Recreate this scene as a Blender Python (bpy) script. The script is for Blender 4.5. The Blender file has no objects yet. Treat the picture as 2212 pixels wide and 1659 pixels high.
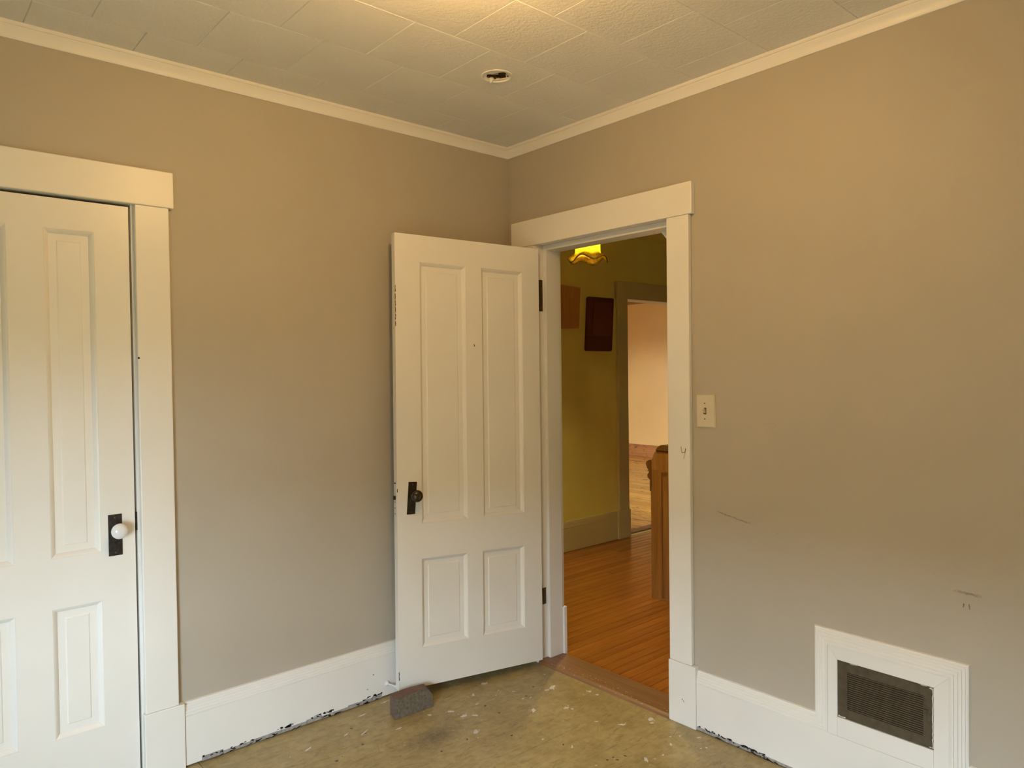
import bpy, bmesh, math, random
from mathutils import Vector, Matrix

sc = bpy.context.scene
COL = sc.collection
random.seed(7)

# ------------------------------------------------------------------ camera
PW, PH, FPX = 2212.0, 1659.0, 1558.26
CAM = Vector((-2.4145, -2.7580, 1.4265))
yaw, pit, rol = (math.radians(a) for a in (48.6956, -1.0807, -0.7253))
fw = Vector((math.cos(yaw)*math.cos(pit), math.sin(yaw)*math.cos(pit), math.sin(pit)))
rt = Vector((math.sin(yaw), -math.cos(yaw), 0)); up = rt.cross(fw)
R_ = rt*math.cos(rol) + up*math.sin(rol); U_ = up*math.cos(rol) - rt*math.sin(rol)
cd = bpy.data.cameras.new('camera'); cam = bpy.data.objects.new('camera', cd); COL.objects.link(cam)
cd.sensor_fit = 'HORIZONTAL'; cd.sensor_width = 36.0; cd.lens = FPX/PW*36.0; cd.clip_start = 0.01
cam.matrix_world = Matrix(((R_.x, U_.x, -fw.x, CAM.x), (R_.y, U_.y, -fw.y, CAM.y), (R_.z, U_.z, -fw.z, CAM.z), (0, 0, 0, 1)))
sc.camera = cam

# ------------------------------------------------------------------ world, lights, exposure
SKY = 37.0
BLOCKER_TOP = 2.0      # top of the unseen house added to block the low sky
w = bpy.data.worlds.new('sky'); sc.world = w; w.use_nodes = True
bgn = w.node_tree.nodes['Background']; bgn.inputs[0].default_value = (0.81, 1.00, 1.16, 1); bgn.inputs[1].default_value = SKY
vs = sc.view_settings
vs.view_transform = 'Standard'; vs.look = 'None'; vs.exposure = 0.0; vs.gamma = 1.0; vs.use_curve_mapping = False
LAMP_W, HALL_W = 23.3, 47.0
LAMP_POS = (-1.34, -1.42, 2.40)
LAMP_COL = (1.0, 0.575, 0.185)

def portal(name, loc, sx, sy, rot):
    l = bpy.data.lights.new(name, 'AREA'); l.shape = 'RECTANGLE'; l.size = sx; l.size_y = sy
    l.cycles.is_portal = True
    o = bpy.data.objects.new(name, l); COL.objects.link(o); o.location = loc; o.rotation_euler = rot
    return o
# window openings (room window in the wall at x=-3.2, far-room window in the wall at x=1.9)
WIN1 = (-2.90, -1.60, 0.30, 1.35)     # y0,y1,z0,z1
WIN2 = (2.80, 5.00, 0.60, 2.05)
WIN_FILL = (2.60, 3.15, 0.80, 2.00)     # x0,x1,z0,z1 of an unseen window added to brighten the far room, in the far wall at y=6.48
portal('sky_portal', (-3.30, (WIN1[0]+WIN1[1])/2, (WIN1[2]+WIN1[3])/2), WIN1[3]-WIN1[2], WIN1[1]-WIN1[0], (0, -math.pi/2, 0))
portal('sky_portal', (1.80, (WIN2[0]+WIN2[1])/2, (WIN2[2]+WIN2[3])/2), WIN2[3]-WIN2[2], WIN2[1]-WIN2[0], (0, -math.pi/2, 0))

portal('sky_portal', ((WIN_FILL[0]+WIN_FILL[1])/2, 6.58, (WIN_FILL[2]+WIN_FILL[3])/2), WIN_FILL[1]-WIN_FILL[0], WIN_FILL[3]-WIN_FILL[2], (-math.pi/2, 0, 0))

# ------------------------------------------------------------------ materials
def new_mat(name):
    m = bpy.data.materials.new(name); m.use_nodes = True
    nt = m.node_tree; return m, nt, nt.nodes['Principled BSDF']
def N(nt, t, **kw):
    n = nt.nodes.new(t)
    for k, v in kw.items():
        if k in n.inputs: n.inputs[k].default_value = v
        else: setattr(n, k, v)
    return n
def c4(c): return (c[0], c[1], c[2], 1)
def coords(nt, kind='Object', scale=(1, 1, 1), rnd=False):
    tc = N(nt, 'ShaderNodeTexCoord'); mp = N(nt, 'ShaderNodeMapping'); mp.inputs['Scale'].default_value = scale
    nt.links.new(tc.outputs[kind], mp.inputs['Vector'])
    if rnd:
        oi = N(nt, 'ShaderNodeObjectInfo'); ml = N(nt, 'ShaderNodeMath', operation='MULTIPLY'); ml.inputs[1].default_value = 37.0
        nt.links.new(oi.outputs['Random'], ml.inputs[0]); cx = N(nt, 'ShaderNodeCombineXYZ')
        for i in range(3): nt.links.new(ml.outputs[0], cx.inputs[i])
        nt.links.new(cx.outputs[0], mp.inputs['Location'])
    return mp.outputs[0]
def ramp(nt, fac, stops):
    r = N(nt, 'ShaderNodeValToRGB'); e = r.color_ramp.elements
    while len(e) < len(stops): e.new(0.5)
    for i, (p, c) in enumerate(stops): e[i].position = p; e[i].color = c4(c)
    nt.links.new(fac, r.inputs[0]); return r.outputs[0]
def noise(nt, vec, scale, detail=4, rough=0.55, dist=0):
    n = N(nt, 'ShaderNodeTexNoise'); n.inputs['Scale'].default_value = scale; n.inputs['Detail'].default_value = detail
    n.inputs['Roughness'].default_value = rough; n.inputs['Distortion'].default_value = dist
    nt.links.new(vec, n.inputs['Vector']); return n.outputs['Fac']
def bump(nt, bsdf, h, strength, dist, prev=None):
    b = N(nt, 'ShaderNodeBump'); b.inputs['Strength'].default_value = strength; b.inputs['Distance'].default_value = dist
    nt.links.new(h, b.inputs['Height'])
    if prev is not None: nt.links.new(prev, b.inputs['Normal'])
    nt.links.new(b.outputs[0], bsdf.inputs['Normal']); return b.outputs[0]
def mul(c, k): return tuple(min(1, v*k) for v in c)

def paint(name, col, rough=0.5, var=0.04, bs=0.25, fine=350, lump=22, lumpd=0.0015, spec=0.4):
    m, nt, b = new_mat(name); v = coords(nt)
    f = noise(nt, v, 2.2, 3); nt.links.new(ramp(nt, f, [(0.3, mul(col, 1-var)), (0.7, mul(col, 1+var))]), b.inputs['Base Color'])
    b.inputs['Roughness'].default_value = rough; b.inputs['Specular IOR Level'].default_value = spec
    p = bump(nt, b, noise(nt, v, lump, 3), bs, lumpd); bump(nt, b, noise(nt, v, fine, 2), bs*0.6, 0.0004, p)
    return m
def plain(name, col, rough=0.5, metal=0.0, spec=0.5, var=0.1, ns=60):
    m, nt, b = new_mat(name); v = coords(nt)
    f = noise(nt, v, ns, 4); nt.links.new(ramp(nt, f, [(0.3, mul(col, 1-var)), (0.7, mul(col, 1+var))]), b.inputs['Base Color'])
    b.inputs['Roughness'].default_value = rough; b.inputs['Metallic'].default_value = metal; b.inputs['Specular IOR Level'].default_value = spec
    return m
def wood(name, cols, rough=0.35, axis=0, scale=9, rndtint=0.18, knots=None, stretch=14):
    m, nt, b = new_mat(name)
    s = [scale]*3; s[axis] = scale/stretch
    v = coords(nt, scale=tuple(s), rnd=True)
    f = noise(nt, v, 1.6, 6, 0.6, 0.8)
    col = ramp(nt, f, [(0.25, cols[0]), (0.5, cols[1]), (0.75, cols[2])])
    fine = noise(nt, v, 9, 3, 0.6)
    mx = N(nt, 'ShaderNodeMix', data_type='RGBA', blend_type='MULTIPLY'); mx.inputs['Factor'].default_value = 0.35
    nt.links.new(col, mx.inputs['A']); nt.links.new(ramp(nt, fine, [(0.3, (0.55, 0.5, 0.45)), (0.65, (1, 1, 1))]), mx.inputs['B'])
    out = mx.outputs['Result']
    if knots:
        s2 = [5.5]*3; s2[axis] = 2.2
        kv = coords(nt, scale=tuple(s2), rnd=True)
        k = noise(nt, kv, 1.5, 3, 0.7, 1.2)
        mk = N(nt, 'ShaderNodeMix', data_type='RGBA'); nt.links.new(ramp(nt, k, [(0.56, (0, 0, 0)), (0.68, (0.85, 0.85, 0.85))]), mk.inputs['Factor'])
        nt.links.new(out, mk.inputs['A']); mk.inputs['B'].default_value = c4(knots); out = mk.outputs['Result']
    oi = N(nt, 'ShaderNodeObjectInfo'); hs = N(nt, 'ShaderNodeHueSaturation')
    mr = N(nt, 'ShaderNodeMapRange'); mr.inputs['To Min'].default_value = 1-rndtint; mr.inputs['To Max'].default_value = 1+rndtint
    nt.links.new(oi.outputs['Random'], mr.inputs['Value']); nt.links.new(mr.outputs[0], hs.inputs['Value'])
    nt.links.new(out, hs.inputs['Color']); nt.links.new(hs.outputs[0], b.inputs['Base Color'])
    b.inputs['Roughness'].default_value = rough
    bump(nt, b, fine, 0.12, 0.0006)
    return m

M = {}
WALLC = (0.475, 0.430, 0.352)
M['wall'] = paint('wall_paint', WALLC, 0.55, 0.03, 0.35, 420, 26, 0.0016)
M['trim'] = paint('trim_paint', (0.85, 0.835, 0.79), 0.36, 0.025, 0.22, 240, 30, 0.0010, 0.45)
M['doorp'] = paint('door_paint', (0.85, 0.835, 0.79), 0.34, 0.025, 0.22, 260, 34, 0.0010, 0.45)
M['ceil'] = paint('ceiling_tile_paint', (0.82, 0.805, 0.77), 0.6, 0.03, 1.0, 300, 85, 0.0024, 0.3)
M['hallwall'] = paint('hall_wall_paint', (0.88, 0.76, 0.27), 0.5, 0.04, 0.3)
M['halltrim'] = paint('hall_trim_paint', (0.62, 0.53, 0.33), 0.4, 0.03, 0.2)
M['farwall'] = paint('far_room_paint', (0.92, 0.56, 0.20), 0.4, 0.03, 0.2)
M['dark'] = plain('dark_void', (0.02, 0.017, 0.013), 0.9)
M['iron'] = plain('dark_iron', (0.045, 0.040, 0.037), 0.42, 0.6, 0.5, 0.5, 90)
M['bronze'] = plain('dark_bronze', (0.040, 0.030, 0.016), 0.40, 0.55, 0.5, 0.35, 70)
M['hinge'] = plain('hinge_metal', (0.10, 0.065, 0.04), 0.45, 0.6, 0.5, 0.4, 90)
M['porcelain'] = plain('white_porcelain', (0.83, 0.84, 0.86), 0.12, 0, 0.6, 0.01)
M['brownknob'] = plain('brown_mineral', (0.030, 0.020, 0.009), 0.14, 0, 0.6, 0.4, 40)
M['plastic'] = plain('ivory_plastic', (0.66, 0.60, 0.46), 0.35, 0, 0.5, 0.03)
M['register'] = plain('register_metal', (0.092, 0.072, 0.044), 0.5, 0.15, 0.4, 0.22, 45)
M['whitemetal'] = plain('painted_metal', (0.75, 0.76, 0.76), 0.3, 0, 0.5, 0.05)
M['greyflake'] = plain('worn_grey_paint', (0.34, 0.32, 0.31), 0.7, 0, 0.3, 0.3, 70)
M['chip'] = plain('dark_chip', (0.025, 0.020, 0.016), 0.8, 0, 0.2, 0.3)
M['fleck'] = plain('paint_fleck', (0.66, 0.64, 0.62), 0.6, 0, 0.3, 0.12, 130)
M['spot'] = plain('dark_spot', (0.10, 0.085, 0.045), 0.6, 0, 0.3, 0.4, 130)
M['scratch'] = plain('scratch_line', (0.21, 0.16, 0.075), 0.6, 0, 0.3, 0.3, 130)
M['wire'] = plain('wire_jacket', (0.72, 0.66, 0.52), 0.45)
M['boxin'] = plain('junction_box_metal', (0.20, 0.125, 0.065), 0.6, 0.1, 0.4, 0.4, 60)
M['floorhall'] = wood('hall_strip_floor', [(0.32, 0.108, 0.018), (0.41, 0.148, 0.025), (0.49, 0.188, 0.034)], 0.20, 0, 10, 0.12)
M['saddle'] = wood('threshold_wood', [(0.20, 0.095, 0.038), (0.29, 0.145, 0.062), (0.36, 0.19, 0.085)], 0.42, 1, 10, 0.06)
M['floorfar'] = wood('far_plank_floor', [(0.62, 0.27, 0.055), (0.82, 0.42, 0.09), (0.90, 0.54, 0.14)], 0.26, 1, 8, 0.16, (0.12, 0.045, 0.02))
M['newel'] = wood('newel_oak', [(0.26, 0.11, 0.024), (0.38, 0.175, 0.042), (0.46, 0.22, 0.06)], 0.3, 2, 12, 0.04)
M['newelcap'] = wood('newel_oak_dark', [(0.12, 0.048, 0.012), (0.19, 0.08, 0.02), (0.25, 0.11, 0.03)], 0.2, 2, 12, 0.02)
M['farbase'] = wood('far_baseboard_wood', [(0.34, 0.12, 0.030), (0.50, 0.19, 0.05), (0.60, 0.26, 0.08)], 0.35, 1, 8, 0.05, (0.10, 0.03, 0.012))
M['board'] = wood('pale_board', [(0.50, 0.22, 0.075), (0.58, 0.27, 0.10), (0.64, 0.32, 0.125)], 0.55, 2, 14, 0.03)
M['farceil'] = wood('far_ceiling_wood', [(0.20, 0.08, 0.03), (0.30, 0.12, 0.045), (0.36, 0.16, 0.06)], 0.5, 1, 8, 0.03)
M['darkpanel'] = paint('dark_red_leather', (0.105, 0.028, 0.020), 0.6, 0.2, 0.8, 300, 120, 0.001, 0.25)
M['darkinset'] = paint('dark_red_inset', (0.135, 0.032, 0.022), 0.5, 0.15, 0.3, 300, 60, 0.0008, 0.25)

def brick_mat():
    m, nt, b = new_mat('brick_clay'); v = coords(nt)
    f = noise(nt, v, 24, 5, 0.65)
    red = ramp(nt, f, [(0.3, (0.13, 0.078, 0.064)), (0.65, (0.21, 0.118, 0.094))])
    grey = ramp(nt, noise(nt, v, 90, 4, 0.7), [(0.35, (0.100, 0.084, 0.060)), (0.65, (0.19, 0.163, 0.118))])
    ge = N(nt, 'ShaderNodeNewGeometry'); sx = N(nt, 'ShaderNodeSeparateXYZ'); nt.links.new(ge.outputs['True Normal'], sx.inputs[0])
    # the broad face carries a grey mortar skin, the ends stay red clay
    ab = N(nt, 'ShaderNodeMath', operation='ABSOLUTE'); nt.links.new(sx.outputs['Y'], ab.inputs[0])
    ad = N(nt, 'ShaderNodeMath', operation='MULTIPLY_ADD'); nt.links.new(f, ad.inputs[0]); ad.inputs[1].default_value = 0.7; nt.links.new(ab.outputs[0], ad.inputs[2])
    k = ramp(nt, ad.outputs[0], [(0.45, (0, 0, 0)), (0.95, (1, 1, 1))])
    mx = N(nt, 'ShaderNodeMix', data_type='RGBA'); nt.links.new(k, mx.inputs['Factor']); nt.links.new(red, mx.inputs['A']); nt.links.new(grey, mx.inputs['B'])
    nt.links.new(mx.outputs['Result'], b.inputs['Base Color']); b.inputs['Roughness'].default_value = 0.9
    bump(nt, b, noise(nt, v, 160, 4, 0.7), 0.6, 0.0015); return m
M['brick'] = brick_mat()

def floor_mat():
    m, nt, b = new_mat('painted_floor'); v = coords(nt, 'Generated'); nt.nodes.clear
    ge = N(nt, 'ShaderNodeNewGeometry'); P = ge.outputs['Position']
    base = ramp(nt, noise(nt, P, 3.5, 6, 0.65), [(0.3, (0.31, 0.235, 0.100)), (0.5, (0.40, 0.315, 0.145)), (0.72, (0.48, 0.395, 0.20))])
    # scratched worn streaks
    mp = N(nt, 'ShaderNodeMapping'); mp.inputs['Scale'].default_value = (14, 60, 1); mp.inputs['Rotation'].default_value = (0, 0, 0.5); nt.links.new(P, mp.inputs['Vector'])
    sc1 = noise(nt, mp.outputs[0], 1.0, 5, 0.75, 0.6)
    mx = N(nt, 'ShaderNodeMix', data_type='RGBA'); nt.links.new(ramp(nt, sc1, [(0.52, (0, 0, 0)), (0.74, (0.85, 0.85, 0.85))]), mx.inputs['Factor'])
    nt.links.new(base, mx.inputs['A']); mx.inputs['B'].default_value = (0.18, 0.125, 0.055, 1)
    mp2 = N(nt, 'ShaderNodeMapping'); mp2.inputs['Scale'].default_value = (70, 16, 1); mp2.inputs['Rotation'].default_value = (0, 0, -0.35); nt.links.new(P, mp2.inputs['Vector'])
    sc2 = noise(nt, mp2.outputs[0], 1.0, 4, 0.7, 0.4)
    mx2 = N(nt, 'ShaderNodeMix', data_type='RGBA'); nt.links.new(ramp(nt, sc2, [(0.62, (0, 0, 0)), (0.8, (0.6, 0.6, 0.6))]), mx2.inputs['Factor'])
    nt.links.new(mx.outputs['Result'], mx2.inputs['A']); mx2.inputs['B'].default_value = (0.52, 0.45, 0.26, 1)
    # brown scorched stain left of the brick
    ds = N(nt, 'ShaderNodeVectorMath', operation='DISTANCE'); mp3 = N(nt, 'ShaderNodeMapping'); mp3.inputs['Scale'].default_value = (1.0, 2.0, 1); nt.links.new(P, mp3.inputs['Vector'])
    nt.links.new(mp3.outputs[0], ds.inputs[0]); ds.inputs[1].default_value = (-0.80, -0.90, 0)
    ng = noise(nt, P, 45, 5, 0.8)
    ma = N(nt, 'ShaderNodeMath', operation='MULTIPLY_ADD'); nt.links.new(ng, ma.inputs[0]); ma.inputs[1].default_value = 0.34; nt.links.new(ds.outputs['Value'], ma.inputs[2])
    mx3 = N(nt, 'ShaderNodeMix', data_type='RGBA'); nt.links.new(ramp(nt, ma.outputs[0], [(0.17, (0.75, 0.75, 0.75)), (0.33, (0, 0, 0))]), mx3.inputs['Factor'])
    nt.links.new(mx2.outputs['Result'], mx3.inputs['A']); mx3.inputs['B'].default_value = (0.095, 0.062, 0.032, 1)
    # mottled grime
    gm = noise(nt, P, 28, 6, 0.75)
    mxg = N(nt, 'ShaderNodeMix', data_type='RGBA', blend_type='MULTIPLY'); mxg.inputs['Factor'].default_value = 0.45
    nt.links.new(mx3.outputs['Result'], mxg.inputs['A']); nt.links.new(ramp(nt, gm, [(0.30, (0.62, 0.58, 0.50)), (0.58, (1, 1, 1))]), mxg.inputs['B'])
    mx3 = mxg
    # fine speckle
    sp = noise(nt, P, 130, 2, 0.5)
    mx4 = N(nt, 'ShaderNodeMix', data_type='RGBA'); nt.links.new(ramp(nt, sp, [(0.70, (0, 0, 0)), (0.76, (0.8, 0.8, 0.8))]), mx4.inputs['Factor'])
    nt.links.new(mx3.outputs['Result'], mx4.inputs['A']); mx4.inputs['B'].default_value = (0.14, 0.105, 0.045, 1)
    nt.links.new(mx4.outputs['Result'], b.inputs['Base Color']); b.inputs['Roughness'].default_value = 0.42
    bump(nt, b, sc1, 0.15, 0.001); return m
M['floor'] = floor_mat()

def glass_mat():
    m = bpy.data.materials.new('window_glass'); m.use_nodes = True; nt = m.node_tree; nt.nodes.remove(nt.nodes['Principled BSDF'])
    t = N(nt, 'ShaderNodeBsdfTransparent'); g = N(nt, 'ShaderNodeBsdfGlossy'); g.inputs['Roughness'].default_value = 0.02
    mx = N(nt, 'ShaderNodeMixShader'); mx.inputs[0].default_value = 0.06
    nt.links.new(t.outputs[0], mx.inputs[1]); nt.links.new(g.outputs[0], mx.inputs[2]); nt.links.new(mx.outputs[0], nt.nodes['Material Output'].inputs[0]); return m
M['glass'] = glass_mat()
def shade_mat():
    m = bpy.data.materials.new('amber_glass'); m.use_nodes = True; nt = m.node_tree; nt.nodes.remove(nt.nodes['Principled BSDF'])
    v = coords(nt); f = noise(nt, v, 42, 4, 0.7, 1.5)
    col = ramp(nt, f, [(0.35, (0.62, 0.44, 0.05)), (0.6, (0.98, 0.86, 0.20))])
    t = N(nt, 'ShaderNodeBsdfTranslucent'); nt.links.new(col, t.inputs[0])
    d = N(nt, 'ShaderNodeBsdfPrincipled'); d.inputs['Roughness'].default_value = 0.2; d.inputs['Base Color'].default_value = (0.20, 0.12, 0.03, 1)
    mx = N(nt, 'ShaderNodeMixShader'); mx.inputs[0].default_value = 0.22
    nt.links.new(t.outputs[0], mx.inputs[1]); nt.links.new(d.outputs[0], mx.inputs[2]); nt.links.new(mx.outputs[0], nt.nodes['Material Output'].inputs[0]); return m
M['shade'] = shade_mat()
def emit_mat(name, col, s):
    m = bpy.data.materials.new(name); m.use_nodes = True; nt = m.node_tree; nt.nodes.remove(nt.nodes['Principled BSDF'])
    e = N(nt, 'ShaderNodeEmission'); e.inputs[0].default_value = c4(col); e.inputs[1].default_value = s
    nt.links.new(e.outputs[0], nt.nodes['Material Output'].inputs[0]); return m
def scuff_mat(name, col, a):
    m, nt, b = new_mat(name); b.inputs['Base Color'].default_value = c4(col); b.inputs['Roughness'].default_value = 0.6
    v = coords(nt); r = ramp(nt, noise(nt, v, 220, 3, 0.7), [(0.35, (0, 0, 0)), (0.7, (a, a, a))]); nt.links.new(r, b.inputs['Alpha']); return m
M['scuff'] = scuff_mat('wall_scuff', (0.27, 0.22, 0.15), 0.20)
M['drip'] = scuff_mat('brown_drip', (0.22, 0.11, 0.04), 0.9)
M['pencil'] = plain('pencil_line', (0.56, 0.51, 0.38), 0.6)
M['ground'] = plain('grass_ground', (0.07, 0.09, 0.045), 0.9)
M['skyblock'] = plain('sky_blocker_brown', (0.16, 0.11, 0.07), 0.9)
M['outwall'] = plain('outer_shell', (0.4, 0.4, 0.4), 0.9)

# ------------------------------------------------------------------ mesh helpers
WL = {}    # world locations of created objects (no rotations are used on parents)
def finish(name, me, mat, parent, loc, label=None, cat=None, group=None, kind=None):
    o = bpy.data.objects.new(name, me); COL.objects.link(o)
    if mat is not None and not me.materials: me.materials.append(mat)
    pl = Vector((0, 0, 0))
    if parent is not None: o.parent = parent; pl = WL[parent.name]
    o.location = Vector(loc) - pl; WL[o.name] = Vector(loc)
    tag(o, label, cat, group, kind); return o
def tag(o, label=None, cat=None, group=None, kind=None):
    if label: o['label'] = label
    if cat: o['category'] = cat
    if group: o['group'] = group
    if kind: o['kind'] = kind
    return o
def empty(name, loc, label=None, cat=None, group=None, kind=None):
    o = bpy.data.objects.new(name, None); COL.objects.link(o); o.location = loc; o.empty_display_size = 0.05
    WL[o.name] = Vector(loc); return tag(o, label, cat, group, kind)
def mesh_of(bm, name, smooth=None):
    bmesh.ops.recalc_face_normals(bm, faces=bm.faces)
    vs_ = [v.co for v in bm.verts]
    lo = Vector([min(v[i] for v in vs_) for i in range(3)]); hi = Vector([max(v[i] for v in vs_) for i in range(3)])
    c = (lo+hi)/2
    for v in bm.verts: v.co -= c
    me = bpy.data.meshes.new(name); bm.to_mesh(me); bm.free()
    if smooth is not None:
        me.shade_smooth(); me.set_sharp_from_angle(angle=math.radians(smooth))
    return me, c
def obj(name, bm, mat, parent=None, smooth=None, **kw):
    me, c = mesh_of(bm, name, smooth); return finish(name, me, mat, parent, c, **kw)
def B(): return bmesh.new()
def add_box(bm, x0, x1, y0, y1, z0, z1, bev=0.0, seg=1):
    x0, x1 = sorted((x0, x1)); y0, y1 = sorted((y0, y1)); z0, z1 = sorted((z0, z1))
    t = bmesh.new(); bmesh.ops.create_cube(t, size=1)
    for v in t.verts: v.co = Vector(((x0+x1)/2+v.co.x*(x1-x0), (y0+y1)/2+v.co.y*(y1-y0), (z0+z1)/2+v.co.z*(z1-z0)))
    if bev > 0: bmesh.ops.bevel(t, geom=list(t.edges), offset=bev, segments=seg, affect='EDGES', profile=0.5)
    merge(bm, t)
def merge(bm, t):
    mp = {v: bm.verts.new(v.co) for v in t.verts}
    for f in t.faces:
        try: bm.faces.new([mp[v] for v in f.verts])
        except ValueError: pass
    t.free()
def box(name, x0, x1, y0, y1, z0, z1, mat, parent=None, bev=0.0, seg=1, **kw):
    bm = B(); add_box(bm, x0, x1, y0, y1, z0, z1, bev, seg); return obj(name, bm, mat, parent, **kw)
def add_prism(bm, pts, f0, f1):
    """pts: list of 2d; f0,f1 map 2d -> 3d for both caps"""
    a = [bm.verts.new(f0(p)) for p in pts]; b = [bm.verts.new(f1(p)) for p in pts]
    bm.faces.new(a); bm.faces.new(b[::-1]); n = len(pts)
    for i in range(n): bm.faces.new([a[i], a[(i+1) % n], b[(i+1) % n], b[i]])
def add_lathe(bm, prof, org, axis, segs=28, caps=True):
    ax = Vector(axis).normalized(); h = Vector((0, 0, 1)) if abs(ax.z) < 0.9 else Vector((1, 0, 0))
    e1 = ax.cross(h).normalized(); e2 = ax.cross(e1); org = Vector(org); rings = []
    for r, t in prof:
        if r < 1e-6: rings.append([bm.verts.new(org+ax*t)])
        else: rings.append([bm.verts.new(org+ax*t+(e1*math.cos(2*math.pi*i/segs)+e2*math.sin(2*math.pi*i/segs))*r) for i in range(segs)])
    for A, C_ in zip(rings, rings[1:]):
        for i in range(segs):
            j = (i+1) % segs
            if len(A) == 1 and len(C_) == 1: continue
            if len(A) == 1: bm.faces.new([A[0], C_[j], C_[i]])
            elif len(C_) == 1: bm.faces.new([A[i], A[j], C_[0]])
            else: bm.faces.new([A[i], A[j], C_[j], C_[i]])
    if caps:
        if len(rings[0]) > 1: bm.faces.new(rings[0])
        if len(rings[-1]) > 1: bm.faces.new(rings[-1])
def add_tube(bm, pts, r, segs=8):
    pts = [Vector(p) for p in pts]; rings = []
    for i, p in enumerate(pts):
        t = (pts[min(i+1, len(pts)-1)]-pts[max(i-1, 0)]).normalized(); h = Vector((0, 0, 1)) if abs(t.z) < 0.9 else Vector((1, 0, 0))
        a = t.cross(h).normalized(); b = t.cross(a)
        rings.append([bm.verts.new(p+(a*math.cos(2*math.pi*k/segs)+b*math.sin(2*math.pi*k/segs))*r) for k in range(segs)])
    for A, C_ in zip(rings, rings[1:]):
        for k in range(segs): bm.faces.new([A[k], A[(k+1) % segs], C_[(k+1) % segs], C_[k]])
    bm.faces.new(rings[0]); bm.faces.new(rings[-1])
def add_sweep(bm, path, prof, f3, closed=False):
    """planar path (list of 2d), profile [(n,d)] n = offset to the left of travel in the plane, d = height out of the plane; mitred corners"""
    n = len(path); P = [Vector(p) for p in path]; rows = []
    def nrm(a, b): d = (b-a).normalized(); return Vector((-d.y, d.x))
    for i in range(n):
        if closed: n0 = nrm(P[i-1], P[i]); n1 = nrm(P[i], P[(i+1) % n])
        else:
            n0 = nrm(P[i-1], P[i]) if i > 0 else nrm(P[0], P[1]); n1 = nrm(P[i], P[i+1]) if i < n-1 else n0
        m = (n0+n1)/(1+n0.dot(n1))
        rows.append([bm.verts.new(f3(P[i].x+m.x*a, P[i].y+m.y*a, d)) for a, d in prof])
    k = len(prof)
    rng = range(n) if closed else range(n-1)
    for i in rng:
        A, C_ = rows[i], rows[(i+1) % n]
        for q in range(k-1): bm.faces.new([A[q], A[q+1], C_[q+1], C_[q]])
        bm.faces.new([A[k-1], A[0], C_[0], C_[k-1]])
    if not closed: bm.faces.new(rows[0]); bm.faces.new(rows[-1])
def add_blob(bm, u, v, ru, rv, f3, ang=0.0, n=9, jit=0.35, h=0.0006):
    pts = []
    for i in range(n):
        a = 2*math.pi*i/n; k = 1+random.uniform(-jit, jit); x = math.cos(a)*ru*k; y = math.sin(a)*rv*k
        pts.append((u+x*math.cos(ang)-y*math.sin(ang), v+x*math.sin(ang)+y*math.cos(ang)))
    b = [bm.verts.new(f3(p[0], p[1], 0.0)) for p in pts]
    t = [bm.verts.new(f3(u+(p[0]-u)*0.85, v+(p[1]-v)*0.85, h)) for p in pts]
    bm.faces.new(t)
    for i in range(n): bm.faces.new([b[i], b[(i+1) % n], t[(i+1) % n], t[i]])
def plate_holes(bm, us, vs, holes, f3, w0, w1):
    """slab in the (u,v) plane between heights w0 and w1 with rectangular grid holes; holes = set of (i,j) cells"""
    nu, nv = len(us)-1, len(vs)-1
    V0 = {}; V1 = {}
    def g(d, i, j, w):
        if (i, j) not in d: d[(i, j)] = bm.verts.new(f3(us[i], vs[j], w))
        return d[(i, j)]
    solid = lambda i, j: 0 <= i < nu and 0 <= j < nv and (i, j) not in holes
    for i in range(nu):
        for j in range(nv):
            if not solid(i, j): continue
            q = [(i, j), (i+1, j), (i+1, j+1), (i, j+1)]
            bm.faces.new([g(V1, a, b, w1) for a, b in q]); bm.faces.new([g(V0, a, b, w0) for a, b in q][::-1])
            for (a, b), (c, d), (di, dj) in (((i, j), (i+1, j), (0, -1)), ((i+1, j), (i+1, j+1), (1, 0)), ((i+1, j+1), (i, j+1), (0, 1)), ((i, j+1), (i, j), (-1, 0))):
                if not solid(i+di, j+dj): bm.faces.new([g(V0, a, b, w0), g(V0, c, d, w0), g(V1, c, d, w1), g(V1, a, b, w1)])
fR = lambda d0: (lambda y, z, d: Vector((-d0-d, y, z)))      # right wall plane: u = y, v = z, height toward the room
fL = lambda d0: (lambda x, z, d: Vector((x, -d0-d, z)))      # left wall plane
fF = lambda z0: (lambda x, y, d: Vector((x, y, z0+d)))       # floor

RX, RY, HC, T = -3.20, -3.50, 2.54, 0.12

# ------------------------------------------------------------------ setting: shell
ST = dict(kind='structure')
bm = B(); add_box(bm, RX-T, -2.374, 0, T, -0.06, 2.62); add_box(bm, -1.732, 0.0, 0, T, -0.06, 2.62); add_box(bm, -2.374, -1.732, 0, T, 2.036, 2.62)
wall_left = obj('wall_left', bm, M['wall'], label='taupe painted wall on the left behind both white doors', cat='wall', **ST)
bm = B(); add_box(bm, 0, T, RY, -1.006, -0.06, 2.62); add_box(bm, 0, T, -0.19, 1.32, -0.06, 2.62); add_box(bm, 0, T, -1.006, -0.19, 2.050, 2.62)
wall_right = obj('wall_right', bm, M['wall'], label='taupe painted wall on the right with light switch and vent', cat='wall', **ST)
box('wall_back', RX-T, 0.0, RY-T, RY, -0.06, 2.62, M['wall'], label='taupe painted wall behind the viewer', cat='wall', **ST)
bm = B(); y0, y1, z0, z1 = WIN1
plate_holes(bm, [RY, y0, y1, 0.0], [-0.06, z0, z1, 2.62], {(1, 1)}, lambda u, v, d: Vector((RX-d, u, v)), 0, T)
obj('wall_window', bm, M['wall'], label='taupe painted wall holding the daylight window', cat='wall', **ST)
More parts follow.
